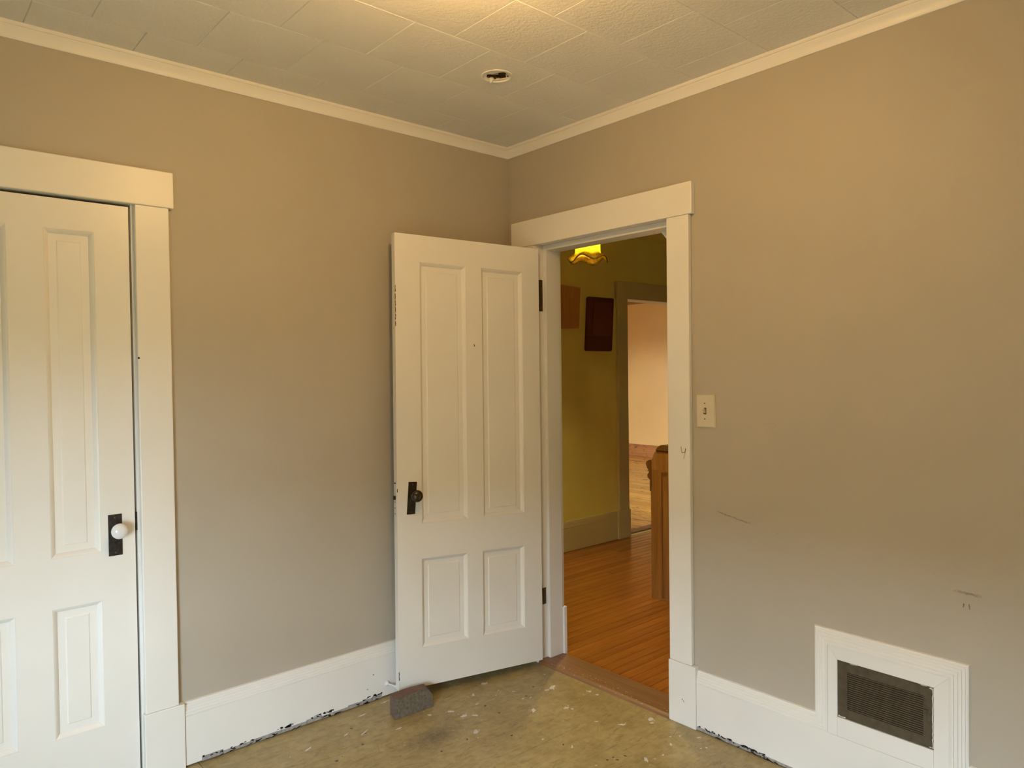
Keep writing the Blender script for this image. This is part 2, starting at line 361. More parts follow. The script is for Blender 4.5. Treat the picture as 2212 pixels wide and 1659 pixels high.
def window(n, x, ys, zs, label, mat, turn=0):
    y0, y1, z0, z1 = ys[0], ys[1], zs[0], zs[1]
    W_ = {0: lambda a, u, v: Vector((a, u, v)), 1: lambda a, u, v: Vector((u, x*2-a, v)), 2: lambda a, u, v: Vector((u, a, v))}[turn]
    r = empty(f'window_{n}', tuple(W_(x, (y0+y1)/2, z0)), label, 'window', None, 'structure')
    def wbox(nm, a0, a1, u0, u1, v0, v1, m, bev=0.0):
        p, q = W_(a0, u0, v0), W_(a1, u1, v1); box(nm, p.x, q.x, p.y, q.y, p.z, q.z, m, r, bev)
    bm = B(); plate_holes(bm, [y0, y0+0.045, y1-0.045, y1], [z0, z0+0.05, (z0+z1)/2-0.02, (z0+z1)/2+0.02, z1-0.05, z1], {(1, 1), (1, 3)}, lambda u, v, d: W_(x-0.04-d, u, v), 0, 0.04)
    obj('window_sash', bm, mat, r)
    for a, b in ((z0+0.05, (z0+z1)/2-0.02), ((z0+z1)/2+0.02, z1-0.05)):
        wbox('window_pane', x-0.062, x-0.058, y0+0.045, y1-0.045, a, b, M['glass'])
    bm = B(); plate_holes(bm, [y0-0.11, y0, y1, y1+0.11], [z0-0.10, z0, z1, z1+0.13], {(1, 1)}, lambda u, v, d: W_(x+d, u, v), 0.0005, 0.022)
    obj('window_casing', bm, mat, r)
    wbox('window_sill', x+0.0225, x+0.06, y0-0.13, y1+0.13, z0-0.03, z0, mat, 0.004)
window(1, RX, WIN1[:2], WIN1[2:], 'white painted sash window in the side wall beside the viewer', M['trim'])
window(2, 1.90, WIN2[:2], WIN2[2:], 'wide window in the far room out of sight beside its doorway', M['trim'])

window(3, 6.48, WIN_FILL[:2], WIN_FILL[2:], 'unseen window added in the end wall to brighten the far room', M['trim'], 1)

# closet behind the left door
box('wall_closet', RX-T, 0.0, 0.75, 0.75+T, -0.06, 2.62, M['wall'], label='closet back wall behind the closed white door', cat='wall', **ST)
box('wall_closet_side', RX-T, RX, T, 0.75, -0.06, 2.62, M['wall'], label='closet side wall behind the closed white door', cat='wall', **ST)
# hall and far room
FX0, FX1 = 2.362, 3.16
bm = B(); plate_holes(bm, [0.12, FX0, FX1, 7.05], [-0.06, 0.0, 2.034, 2.62], {(1, 1)}, lambda u, v, d: Vector((u, 1.20+d, v)), 0, T)
obj('wall_hall', bm, M['hallwall'], label='mustard yellow hall wall seen through the open doorway', cat='wall', **ST)
box('wall_hall_end', 4.0, 4.12, RY, 1.20, -0.06, 2.62, M['hallwall'], label='mustard yellow wall at the far side of the hall', cat='wall', **ST)
box('wall_hall_back', 0.12, 4.0, RY-T, RY, -0.06, 2.62, M['hallwall'], label='mustard yellow wall at the near end of the hall', cat='wall', **ST)
box('wall_far', 6.93, 7.05, 1.32, 6.6, -0.06, 2.56, M['farwall'], label='peach painted wall of the far room beyond the hall', cat='wall', **ST)
bm = B(); plate_holes(bm, [1.9, WIN_FILL[0], WIN_FILL[1], 6.93], [-0.06, WIN_FILL[2], WIN_FILL[3], 2.56], {(1, 1)}, lambda u, v, d: Vector((u, 6.48+d, v)), 0, T)
obj('wall_far_back', bm, M['farwall'], label='peach painted end wall of the far room', cat='wall', **ST)
bm = B(); y0, y1, z0, z1 = WIN2
plate_holes(bm, [1.32, y0, y1, 6.6], [-0.06, z0, z1, 2.56], {(1, 1)}, lambda u, v, d: Vector((1.9-d, u, v)), 0, T)
obj('wall_far_window', bm, M['farwall'], label='peach painted window wall of the far room', cat='wall', **ST)
box('ceiling_far', 1.78, 7.05, 1.32, 6.6, 2.485, 2.56, M['farceil'], label='brown wooden ceiling of the far room', cat='ceiling', **ST)
box('ceiling_hall', 0.12, 4.12, RY-T, 1.20, HC, 2.62, M['hallwall'], label='mustard ceiling above the hall', cat='ceiling', **ST)
box('roof', RX-T, 7.05, RY-T, 6.6, 2.622, 2.70, M['outwall'], label='flat roof slab above the rooms', cat='roof', **ST)
box('ground', -40, 45, -40, 45, -3.3, -3.2, M['ground'], label='grass outside below the windows', cat='ground', **ST)

# unseen house block, added to cut the low sky from the room window
bm = B(); add_box(bm, -12.0, -9.2, -9.0, 7.0, -3.2, BLOCKER_TOP); add_prism(bm, [(-12.2, BLOCKER_TOP), (-9.0, BLOCKER_TOP), (-10.6, BLOCKER_TOP+0.25)], lambda p: Vector((p[0], -9.2, p[1])), lambda p: Vector((p[0], 7.2, p[1])))
obj('low_sky_blocker', bm, M['skyblock'], label='unseen brown house block added to hide low sky from the room window', cat='sky blocker', **ST)

# ------------------------------------------------------------------ floor of the room: painted sheets
floor = empty('floor', (-1.6, -1.7, 0), 'olive yellow painted sheet floor with scratches and paint splatter', 'floor', None, 'structure')
box('subfloor', RX-T, 7.05, RY-T, 6.6, -0.12, -0.061, M['outwall'], floor)
g = 0.0016
ysA = [0.0, -0.773, -1.99, RY]; xsA = [0.0, -0.342, -1.56, -2.78, RX]
for i in range(len(xsA)-1):
    for j in range(len(ysA)-1):
        # the strip by the doorway runs unbroken along the wall, joints elsewhere are staggered
        if i == 0 and j > 0: continue
        ya, yb = ysA[j], ysA[j+1]
        if i == 0: yb = RY
        box('floor_sheet', xsA[i+1]+g/2, xsA[i]-g/2, yb+g/2, ya-g/2, -0.058, 0.0, M['floor'], floor, 0.0012)
box('closet_floor', RX, 0.0, 0.001, 0.75, -0.058, 0.0, M['floor'], floor)
spots = [(-0.369, -0.212, 2.2), (-0.167, -0.451, 2.0), (-0.203, -0.454, 1.2), (-0.077, -0.59, 1.5), (-0.263, -0.634, 1.3), (-0.252, -0.655, .8), (-0.381, -0.552, 1.5), (-0.624, -0.391, 1.6), (-0.643, -0.325, 1.4), (-0.588, -0.419, 1.1), (-0.519, -0.348, .9), (-0.724, -0.292, 1.1), (-0.475, -0.266, 1.1), (-0.669, -0.53, 1.6), (-0.201, -0.885, 1.2), (-0.079, -0.934, 1.5), (-0.102, -0.957, 1), (-0.259, -0.796, .8), (-0.473, -0.867, .8), (-0.187, -1.108, .8), (-0.064, -1.151, .9), (-0.139, -1.071, .5), (-0.108, -1.094, .5), (-0.268, -1.133, .7), (-0.338, -1.11, 1.5), (-0.107, -1.213, .6), (-0.128, -1.202, .6), (-0.503, -1.014, .5), (-0.365, -0.308, .5), (-0.405, -0.339, .6), (-0.321, -0.364, .7), (-0.338, -0.443, .8), (-0.309, -0.458, .7), (-0.515, -0.751, .6), (-0.076, -0.637, .8), (-0.012, -0.336, .5), (-0.097, -0.326, .6)]
bm = B()
for x, y, s in spots:
    add_blob(bm, x, y, 0.0075*s*1.3, 0.0055*s, fF(0.0001), random.uniform(-0.9, 0.9), 11, 0.5, 0.0005)
    if s > 1:
        for _ in range(3): add_blob(bm, x+random.gauss(0, .016), y+random.gauss(0, .016), .003, .002, fF(0.0001), random.random()*3, 7, .4, .0004)
for _ in range(90):
    add_blob(bm, random.uniform(-1.55, -0.03), random.uniform(-1.5, -0.05), random.uniform(.001, .003), random.uniform(.001, .0025), fF(0.0001), random.random()*3, 6, .4, .0004)
for x, y, l, a in [(-1.00, -0.235, .022, .5), (-1.06, -.20, .014, .5), (-1.22, -.20, .02, .4), (-.93, -.10, .018, .1), (-.80, -.06, .02, .1), (-.88, -.3, .014, 0)]:
    add_blob(bm, x, y, l, .004, fF(0.0001), a, 11, .4, .0005)
obj('paint_fleck', bm, M['fleck'], floor, kind='stuff')
bm = B()
for x, y in [(-0.5, -0.473), (-0.504, -0.384), (-0.314, -0.435), (-0.445, -1.016), (-0.416, -1.021), (-0.417, -1.042), (-0.375, -1.043), (-0.584, -0.647), (-0.856, -0.557), (-0.228, -0.388), (-0.486, -0.833), (-0.731, -0.553), (-1.02, -.17), (-1.05, -.31), (-1.0, -.24), (-1.18, -.35)]:
    add_blob(bm, x, y, .006, .0045, fF(0.0001), random.random()*3, 8, .35, .0004)
for _ in range(60):
    add_blob(bm, random.uniform(-1.4, -0.03), random.uniform(-1.4, -0.1), random.uniform(.0012, .003), random.uniform(.001, .002), fF(0.0001), random.random()*3, 6, .4, .0004)
obj('dark_speck', bm, M['spot'], floor, kind='stuff')
bm = B()
for _ in range(70):
    x = random.uniform(-1.3, -0.05); y = random.uniform(-1.4, -0.25)
    add_blob(bm, x, y, random.uniform(.012, .05), .0006, fF(0.0001), random.choice([0.1, -0.4, 0.7, 1.2, -0.9, 0.3])+random.gauss(0, .2), 8, .15, .0003)
obj('scratch', bm, M['scratch'], floor, kind='stuff')

# ------------------------------------------------------------------ ceiling of tiles
ceiling = empty('ceiling', (-1.6, -1.7, HC), 'cream ceiling of staggered square fibre tiles', 'ceiling', None, 'structure')
box('ceiling_slab', RX, 0.0, RY, T, 2.602, 2.62, M['outwall'], ceiling)
PX, PY, TT = 0.3140, 0.3085, 0.014
def tile_mesh(w, h):
    bm = B(); t = bmesh.new(); bmesh.ops.create_cube(t, size=1)
    for v in t.verts: v.co = Vector((v.co.x*w, v.co.y*h, v.co.z*TT))
    ed = [e for e in t.edges if all(v.co.z < 0 for v in e.verts)]
    bmesh.ops.bevel(t, geom=ed, offset=0.0022, segments=1, affect='EDGES')
    merge(bm, t); me, c = mesh_of(bm, 'ceiling_tile'); return me
tcache = {}
box_c = (-0.632, -0.665)
for r in range(-1, 12):
    ya, yb = -0.205-PY*(r-0), -0.205-PY*(r+1)
    if r == -1: ya, yb = -0.0, -0.205
    yb = max(yb, RY)
    if ya-yb < 0.01: continue
    off = -0.477 if r % 2 else -0.325+0.0
    if r == 0 or r % 2 == 0: off = -0.322
    js = sorted({0.0, RX} | {round(off+PX*k, 4) for k in range(-12, 3) if RX+0.02 < off+PX*k < -0.02}, reverse=True)
    for xa, xb in zip(js, js[1:]):
        cx, cy = (xa+xb)/2, (ya+yb)/2; wd, hg = round(xa-xb-0.0006, 4), round(ya-yb-0.0002, 4)
        if abs(cx-box_c[0]) < 0.1 and abs(cy-box_c[1]) < 0.1:
            bm = B(); n = 48; cxy = []
            outer = []; q = 12
            for k in range(q): outer.append((-wd/2+wd*k/q, -hg/2))
            for k in range(q): outer.append((wd/2, -hg/2+hg*k/q))
            for k in range(q): outer.append((wd/2-wd*k/q, hg/2))
            for k in range(q): outer.append((-wd/2, hg/2-hg*k/q))
            rings = []
            for z, ins in ((TT/2, 0), (-TT/2+0.0022, 0), (-TT/2, 0.0022)):
                rings.append([bm.verts.new((cx+math.copysign(max(abs(x)-ins, 0), x) if abs(x) > wd/2-0.003 else cx+x, cy+math.copysign(max(abs(y)-ins, 0), y) if abs(y) > hg/2-0.003 else cy+y, HC+TT/2+z)) for x, y in outer])
            for rr, z in ((0.0535, -TT/2), (0.0535, TT/2)):
                rings.append([bm.verts.new((cx+rr*math.cos(math.atan2(y, x)), cy+rr*math.sin(math.atan2(y, x)), HC+TT/2+z)) for x, y in outer])
            for A, C_ in zip(rings, rings[1:]):
                for k in range(n): bm.faces.new([A[k], A[(k+1) % n], C_[(k+1) % n], C_[k]])
            obj('ceiling_tile', bm, M['ceil'], ceiling); continue
        key = (wd, hg)
        if key not in tcache: tcache[key] = tile_mesh(wd, hg)
        finish('ceiling_tile', tcache[key], M['ceil'], ceiling, (cx, cy, HC+TT/2))

# ------------------------------------------------------------------ crown trims
crown = [(0.0, 0.0), (0.0, 0.007), (0.004, 0.009), (0.010, 0.0105), (0.018, 0.0135), (0.026, 0.018), (0.032, 0.0225), (0.034, 0.0240), (0.037, 0.0240), (0.038, 0.0285), (0.041, 0.0310), (0.049, 0.0310), (0.0495, 0.0)]
def crown_run(name, pa, pb, along, label):
    bm = B(); rows = []
    for s, p in ((0, pa), (1, pb)):
        row = []
        for dz, d in crown:
            if along == 'x': row.append(bm.verts.new((-d if s == 0 else pb, -d, 2.4905+dz)))
            else: row.append(bm.verts.new((-d, -d if s == 0 else pb, 2.4905+dz)))
        rows.append(row)
    k = len(crown)
    for q in range(k): bm.faces.new([rows[0][q], rows[0][(q+1) % k], rows[1][(q+1) % k], rows[1][q]])
    bm.faces.new(rows[0]); bm.faces.new(rows[1])
    return obj(name, bm, M['trim'], smooth=35, label=label, cat='crown moulding', **ST)
crown_run('trim_1', 0, RX, 'x', 'cream crown moulding along the top of the left wall')
crown_run('trim_2', 0, RY, 'y', 'cream crown moulding along the top of the right wall')

# ------------------------------------------------------------------ baseboards
CAP = [(0.0, 0.0), (0.0, 0.020), (0.006, 0.0215), (0.011, 0.0205), (0.0125, 0.0175), (0.016, 0.0185), (0.021, 0.0175), (0.0225, 0.0150), (0.026, 0.0160), (0.031, 0.0150), (0.0325, 0.0125), (0.036, 0.0135), (0.040, 0.0125), (0.0415, 0.0100), (0.045, 0.0105), (0.049, 0.0085), (0.0505, 0.0)]
bl = empty('baseboard_left', (-0.8, -0.01, 0), 'white baseboard with reeded cap along the left wall', 'baseboard', None, 'structure')
box('board', -1.606, 0.0, -0.0205, 0.0, 0.006, 0.1835, M['trim'], bl, 0.0015)
bm = B(); add_sweep(bm, [(-0.0, 0.184), (-1.606, 0.184)], [(-n, d) for n, d in CAP], fL(0.0)); obj('cap_moulding', bm, M['trim'], bl, smooth=20)
bm = B(); px_ = -1.55
while px_ < -0.80:
    l = random.uniform(0.05, 0.13); hgt = random.uniform(0.010, 0.019)
    add_box(bm, px_, min(px_+l, -0.79), -0.0215, -0.0203, 0.004, 0.004+hgt); px_ += l-0.002
obj('scraped_strip', bm, M['greyflake'], bl, kind='stuff')
bm = B()
def chips(bm, segs, f3, zc, n, sz=0.004):
    for a, b in segs:
        for _ in range(n):
            add_blob(bm, random.uniform(a, b), zc+random.gauss(0, 0.0022), random.uniform(sz, sz*2.6), random.uniform(0.0012, 0.0032), f3, random.gauss(0, .25), 8, .45, .0005)
chips(bm, [(-1.12, -1.02), (-1.26, -1.20), (-.885, -.79)], fL(0.0214), 0.0225, 14)
chips(bm, [(-1.46, -1.36), (-1.55, -1.46)], fL(0.0214), 0.017, 7, .003)
chips(bm, [(-1.5, -.8)], fL(0.0216), 0.006, 26, .006)
add_blob(bm, -.83, .115, .0025, .0025, fL(.0206), 0, 7, .3); add_blob(bm, -.86, .06, .002, .002, fL(.0206), 0, 7, .3)
obj('paint_chip', bm, M['chip'], bl, kind='stuff')

br = empty('baseboard_right', (-0.01, -1.6, 0), 'white baseboard with reeded cap framing the vent on the right wall', 'baseboard', None, 'structure')
box('board', -0.0205, 0.0, RY, -1.1105, 0.006, 0.1835, M['trim'], br, 0.0012)
vL, vR, vT, gL, gR, gT, gB = -1.6330, -2.0030, 0.486, -1.6660, -1.9605, 0.4425, 0.2495
vpath = [(-1.1105, 0.184), (vL, 0.184), (vL, vT), (vR, vT), (vR, 0.184), (RY, 0.184)]
bm = B(); add_sweep(bm, vpath, [(-n, d) for n, d in CAP], lambda y, z, d: Vector((-d, y, z))); obj('cap_moulding', bm, M['trim'], br, smooth=20)
def vent_piece(pts, nm='frame_board'):
    bm = B(); add_prism(bm, pts, lambda p: Vector((0.0, p[0], p[1])), lambda p: Vector((-0.0195, p[0], p[1])))
    bmesh.ops.bevel(bm, geom=[e for e in bm.edges if all(v.co.x < -0.01 for v in e.verts)], offset=0.0008, segments=1, affect='EDGES')
    obj(nm, bm, M['trim'], br)
e_ = 0.0003
vent_piece([(vL-e_, 0.1842), (gL, 0.1842), (gL, gT), (vL-e_, vT-e_)])
vent_piece([(vL-e_, vT-e_), (gL, gT+e_), (gR, gT+e_), (vR+e_, vT-e_)])
vent_piece([(vR+e_, vT-e_), (gR, gT), (gR, 0.1842), (vR+e_, 0.1842)])
vent_piece([(gL-e_, 0.1842), (gR+e_, 0.1842), (gR+e_, gB), (gL-e_, gB)])
bm = B(); y_ = -1.1125
while y_ > -1.62:
    l = random.uniform(0.06, 0.12); add_box(bm, -0.0215, -0.0203, y_-l, y_, 0.003, 0.003+random.uniform(.008, .014)); y_ -= l-.002
obj('scraped_strip', bm, M['greyflake'], br, kind='stuff')
bm = B(); chips(bm, [(-1.19, -1.15), (-1.30, -1.21), (-1.34, -1.31), (-1.37, -1.345), (-1.40, -1.375)], fR(.0214), 0.0155, 7)
chips(bm, [(-1.45, -1.12)], fR(.0216), 0.004, 14, .006); add_blob(bm, -1.125, .018, .006, .003, fR(.0214), -.3, 9, .3)
obj('paint_chip', bm, M['chip'], br, kind='stuff')

# ------------------------------------------------------------------ wall scuffs
bm = B()
f = fR(0.0001)
for k in range(26):
    t_ = k/25; add_blob(bm, -1.2-0.134*t_, 0.873-0.026*t_+random.gauss(0, .0012), .010, .0026, f, .19+random.gauss(0, .1), 9, .4, .0003+.00002*k)
add_blob(bm, -1.222, .862, .003, .002, f)
for y_, z_, a_ in ((-1.385, 1.2215, .02), (-1.40, 1.222, .0), (-1.415, 1.2225, 0), (-1.432, 1.225, 0), (-1.438, 1.2155, 0), (-1.447, 1.19, 0), (-1.43, 1.191, 0), (-1.465, 1.087, .9), (-1.466, 1.083, .9), (-1.955, .79, .3), (-1.958, .785, 1.0), (-1.94, .79, .6), (-2.0, .772, 0), (-1.445, .83, 0), (-1.75, .735, .2), (-1.56, .80, 1.2), (-1.66, .69, 1.3), (-1.70, .68, 1.3), (-1.92, .745, 0)):
    add_blob(bm, y_, z_, .005, .0013, f, a_, 8, .4)
for k in range(6): add_blob(bm, -2.018-.008*k*.8, .7500-.0007*k, .010, .0038, f, -.1, 9, .4)
for k in range(5): add_blob(bm, -2.050-.007*k, .748-.001*k, .010, .0042, f, -.2, 9, .4)
obj('scuff_mark', bm, M['scuff'], wall_right, kind='stuff')
bm = B(); add_blob(bm, -2.036, .709, .0022, .008, f, .1, 9, .2); add_blob(bm, -2.051, .709, .0026, .009, f, -.1, 9, .2); obj('brown_drip', bm, M['drip'], wall_right, kind='stuff')
bm = B(); f = fL(0.0001)
for x_, z_ in ((-1.286, 2.15), (-.80, .53), (-.82, .533), (-.79, .46), (-.78, .44), (-1.4, .76), (-.79, .55)): add_blob(bm, x_, z_, .004, .0014, f, random.gauss(0, .5), 8, .4)
obj('scuff_mark', bm, M['scuff'], wall_left, kind='stuff')

# ------------------------------------------------------------------ panelled door builder
def panel_door(root, f3, us, vs, cells, thick, mat, field=0.037):
    """frame of stiles and rails plus one recessed panel per opening; f3(u,v,w) with w toward the viewer"""
    bm = B()
    # frame as boxes: stiles full height, rails and mullions between
    (uL, uR), (vB, vT_) = us, vs
    strips = []
    seg_u = sorted({uL, uR} | {c[0] for c in cells} | {c[1] for c in cells}); seg_v = sorted({vB, vT_} | {c[2] for c in cells} | {c[3] for c in cells})
    holes = set()
    for i in range(len(seg_u)-1):
        for j in range(len(seg_v)-1):
            cu, cv = (seg_u[i]+seg_u[i+1])/2, (seg_v[j]+seg_v[j+1])/2
            if any(c[0] < cu < c[1] and c[2] < cv < c[3] for c in cells): holes.add((i, j))
    plate_holes(bm, seg_u, seg_v, holes, f3, -thick, 0.0)
    bmesh.ops.bevel(bm, geom=[e for e in bm.edges if len(e.link_faces) == 2 and e.calc_face_angle(0) > 1.0 and all(any(abs((v.co-f3(a, b, 0.0)).length) < 1e-5 for a in (uL, uR) for b in seg_v) or any(abs((v.co-f3(a, b, 0.0)).length) < 1e-5 for a in seg_u for b in (vB, vT_)) for v in e.verts)], offset=0.0018, segments=2, affect='EDGES')
    obj('frame', bm, mat, root)
    for a0, a1, b0, b1 in cells:
        path = [(a0, b0), (a1, b0), (a1, b1), (a0, b1)]
        p = None
        # panel: flat margin, small step, raised field
        bm = B(); d0, d1 = -0.0145, -0.0120
        rings = []
        for ins, w in ((0.004, d0), (field, d0), (field+0.0035, d1)):
            rings.append([bm.verts.new(f3(u, v, w)) for u, v in ((a0+ins, b0+ins), (a1-ins, b0+ins), (a1-ins, b1-ins), (a0+ins, b1-ins))])
        back = [bm.verts.new(f3(u, v, -thick+0.008)) for u, v in ((a0+.004, b0+.004), (a1-.004, b0+.004), (a1-.004, b1-.004), (a0+.004, b1-.004))]
        for A, C_ in zip(rings, rings[1:]):
            for k in range(4): bm.faces.new([A[k], A[(k+1) % 4], C_[(k+1) % 4], C_[k]])
        bm.faces.new(rings[-1]); bm.faces.new(back[::-1])
        for k in range(4): bm.faces.new([back[k], back[(k+1) % 4], rings[0][(k+1) % 4], rings[0][k]])
        p = obj('panel', bm, mat, root)
        bm = B(); prof = [(0.0, d0-0.001), (0.0, -0.0015), (0.0012, -0.0008), (0.0035, -0.0018), (0.008, -0.0055), (0.0115, -0.0098), (0.0130, -0.0108), (0.0145, -0.0130), (0.0150, d0-0.001)]
        add_sweep(bm, path, prof, f3, closed=True)
        obj('panel_moulding', bm, mat, p, smooth=30)

# ------------------------------------------------------------------ closet door and casing
DX1, DX0, DZ0, DZ1 = -1.7515, -2.354, 0.012, 2.0085
door1 = empty('door_1', ((DX0+DX1)/2, 0.02, 0), 'closed white four-panel closet door with a white porcelain knob', 'door', None, 'structure')
fc = lambda x, z, w: Vector((x, -w, z))
panel_door(door1, fc, (DX0, DX1), (DZ0, DZ1), [(-2.003, -1.8575, 0.8275, 1.9100), (-2.248, -2.1035, 0.8275, 1.9100), (-2.003, -1.8575, 0.2300, 0.6625), (-2.248, -2.1035, 0.2300, 0.6625)], 0.035, M['doorp'])
bm = B(); t = bmesh.new(); add_box(t, -1.8353, -1.7926, -0.0035, 0.0, 0.8080, 0.9500, 0.0012); merge(bm, t)
pl1 = obj('escutcheon_plate', bm, M['iron'], door1, label='dark iron escutcheon plate')
bm = B(); add_lathe(bm, [(0.0035, 0), (0.0035, 0.0006)], (-1.8135, -0.0036, 0.8545), (0, -1, 0), 12); add_prism(bm, [(-1.8150, 0.8430), (-1.8120, 0.8430), (-1.8125, 0.8530), (-1.8145, 0.8530)], lambda p: Vector((p[0], -0.0036, p[1])), lambda p: Vector((p[0], -0.0042, p[1]))); obj('keyhole', bm, M['dark'], pl1)
for z_ in (0.9385, 0.8190):
    bm = B(); add_lathe(bm, [(0.0034, 0), (0.0034, 0.0008), (0.002, 0.0014), (0, 0.0016)], (-1.8140, -0.0036, z_), (0, -1, 0), 12); obj('screw', bm, M['hinge'], pl1, smooth=40)
kx, kz = -1.8095, 0.8975
bm = B(); add_lathe(bm, [(0.0135, 0.0036), (0.013, 0.006), (0.0095, 0.009), (0.0085, 0.020), (0.010, 0.024)], (kx, 0, kz), (0, -1, 0), 20); sh1 = obj('knob_shank', bm, M['iron'], door1, smooth=40)
bm = B(); kp = [(0.010, 0.023)]
for k in range(0, 13):
    a = math.pi*(k/12); kp.append((0.0265*math.sin(a)**0.92 if 0 < k < 12 else (0.009 if k == 0 else 0.0), 0.0435-0.0185*math.cos(a)))
add_lathe(bm, kp[1:], (kx, 0, kz), (0, -1, 0), 36); obj('knob', bm, M['porcelain'], door1, smooth=60, label='white porcelain door knob')
# casing of the closet doorway
tr = empty('trim_3', (-1.67, -0.01, 0), 'white flat casing with plinth block around the closed closet door', 'door casing', None, 'structure')
box('casing', -1.7355, -1.6250, -0.0225, 0.0, 0.2370, 2.0175, M['trim'], tr, 0.003, 2)
box('plinth_block', -1.7400, -1.6070, -0.0275, 0.0, 0.0, 0.2368, M['trim'], tr, 0.003, 2)
box('head_casing', -2.52, -1.6085, -0.0255, 0.0, 2.0178, 2.1450, M['trim'], tr, 0.003, 2)
box('casing', -2.4805, -2.3700, -0.0225, 0.0, 0.2370, 2.0175, M['trim'], tr, 0.003, 2)
box('plinth_block', -2.4990, -2.3660, -0.0275, 0.0, 0.0, 0.2368, M['trim'], tr, 0.003, 2)
bm = B(); add_box(bm, -1.7438, -1.7322, 0.0005, T, 0.0, 2.032); add_box(bm, -2.374, -2.3615, 0.0005, T, 0.0, 2.032); add_box(bm, -2.3615, -1.7438, 0.0005, T, 2.0190, 2.0355); obj('jamb', bm, M['trim'], tr)
bm = B(); add_box(bm, -1.7640, -1.7440, 0.040, 0.055, 0.0, 2.0154); add_box(bm, -2.3584, -2.342, 0.040, 0.055, 0.0, 2.0154); add_box(bm, -2.342, -1.764, 0.040, 0.055, 2.000, 2.0154); obj('door_stop', bm, M['trim'], tr)
bm = B(); add_blob(bm, -1.7330, 1.4860, .0035, .004, fL(.0226), .7, 8, .15); obj('nail_hole', bm, M['chip'], tr)
box('strike', -1.7500, -1.7440, -0.0006, 0.010, 0.885, 0.948, M['iron'], tr)
# ------------------------------------------------------------------ doorway casing (right wall)
tr = empty('trim_4', (-0.01, -1.04, 0), 'cream flat casing and jambs around the open hall doorway', 'door casing', None, 'structure')
tr4 = tr
box('casing', -0.0225, 0.0, -1.0900, -0.9850, 0.2468, 2.0298, M['trim'], tr, 0.004, 2)
box('plinth_block', -0.0270, 0.0, -1.1100, -0.9820, 0.0, 0.2466, M['trim'], tr, 0.003, 2)
box('head_casing', -0.0255, 0.0, -1.1070, -0.0460, 2.0300, 2.1560, M['trim'], tr, 0.003, 2)
box('casing', -0.0225, 0.0, -0.2080, -0.1030, 0.2468, 2.0298, M['trim'], tr, 0.004, 2)
box('plinth_block', -0.0270, 0.0, -0.2110, -0.0850, 0.0, 0.2466, M['trim'], tr, 0.003, 2)
JX = 0.124
box('side_jamb', 0.0005, JX, -0.2120, -0.1905, 0.014, 2.034, M['trim'], tr, 0.001)
box('side_jamb', 0.0005, JX, -1.0055, -0.9860, 0.014, 2.034, M['trim'], tr, 0.001)
box('head_jamb', 0.0005, JX, -0.9858, -0.2122, 2.0330, 2.0495, M['trim'], tr, 0.001)
box('door_stop', 0.034, JX-0.001, -0.2330, -0.2122, 0.014, 2.0328, M['trim'], tr, 0.002, 2)
box('door_stop', 0.034, JX-0.001, -0.9858, -0.9660, 0.014, 2.0328, M['trim'], tr, 0.002, 2)
box('door_stop', 0.034, JX-0.001, -0.9658, -0.2332, 2.0070, 2.0328, M['trim'], tr, 0.002, 2)
bm = B(); add_prism(bm, [(-0.868, 2.0068), (-0.9658, 2.0068), (-0.9658, 1.895)], lambda p: Vector((0.100, p[0], p[1])), lambda p: Vector((JX-0.002, p[0], p[1]))); obj('corner_brace', bm, M['trim'], tr)
box('plinth_block', JX+0.0002, JX+0.022, -0.2400, -0.1100, 0.0, 0.2466, M['trim'], tr, 0.003, 2)
box('casing', JX+0.0002, JX+0.018, -0.2250, -0.1200, 0.2468, 2.0400, M['trim'], tr, 0.003, 2)
bm = B()
for a, b in (((1471, 965), (1473, 978)), ((1473, 978), (1480, 977)), ((1480, 977), (1481, 969)), ((1481, 971), (1477, 991))):
    def on(px, py):
        q = fw + R_*((px-PW/2)/FPX) + U_*((PH/2-py)/FPX); k = (-0.0226-CAM.x)/q.x; p = CAM+q*k; return (p.y, p.z)
    A_, B_ = on(*a), on(*b); n_ = 14
    for k in range(n_+1): add_blob(bm, A_[0]+(B_[0]-A_[0])*k/n_, A_[1]+(B_[1]-A_[1])*k/n_, .0022, .0016, fR(.0226), 0, 7, .2, .0003)
obj('pencil_scribble', bm, M['pencil'], tr, kind='stuff')
bm = B(); add_blob(bm, -1.048, .103, .004, .0013, fR(.0271), -.7, 8, .3); add_blob(bm, -1.054, .098, .003, .0012, fR(.0271), .9, 8, .3); add_blob(bm, -1.056, .093, .002, .001, fR(.0271), -.5, 8, .3); obj('paint_chip', bm, M['chip'], tr, kind='stuff')
bm = B(); add_prism(bm, [(-0.030, 0.0), (0.1300, 0.0), (0.1300, 0.013), (-0.012, 0.013), (-0.026, 0.009)], lambda p: Vector((p[0], -0.2125, p[1]+0.0002)), lambda p: Vector((p[0], -0.9815, p[1]+0.0002)))
obj('trim_5', bm, M['saddle'], label='worn brown wooden threshold in the open doorway', cat='threshold', **ST)
bm = B()
for _ in range(46): add_blob(bm, random.uniform(-.024, .03), random.uniform(-.97, -.23), random.uniform(.001, .004), random.uniform(.001, .002), lambda x, y, d: Vector((x, y, (.0134 if x > -.012 else .0134+(x+.012)*.30)+d)), 1.5, 6, .4, .0003)
obj('paint_fleck', bm, M['fleck'], bpy.data.objects['trim_5'], kind='stuff')

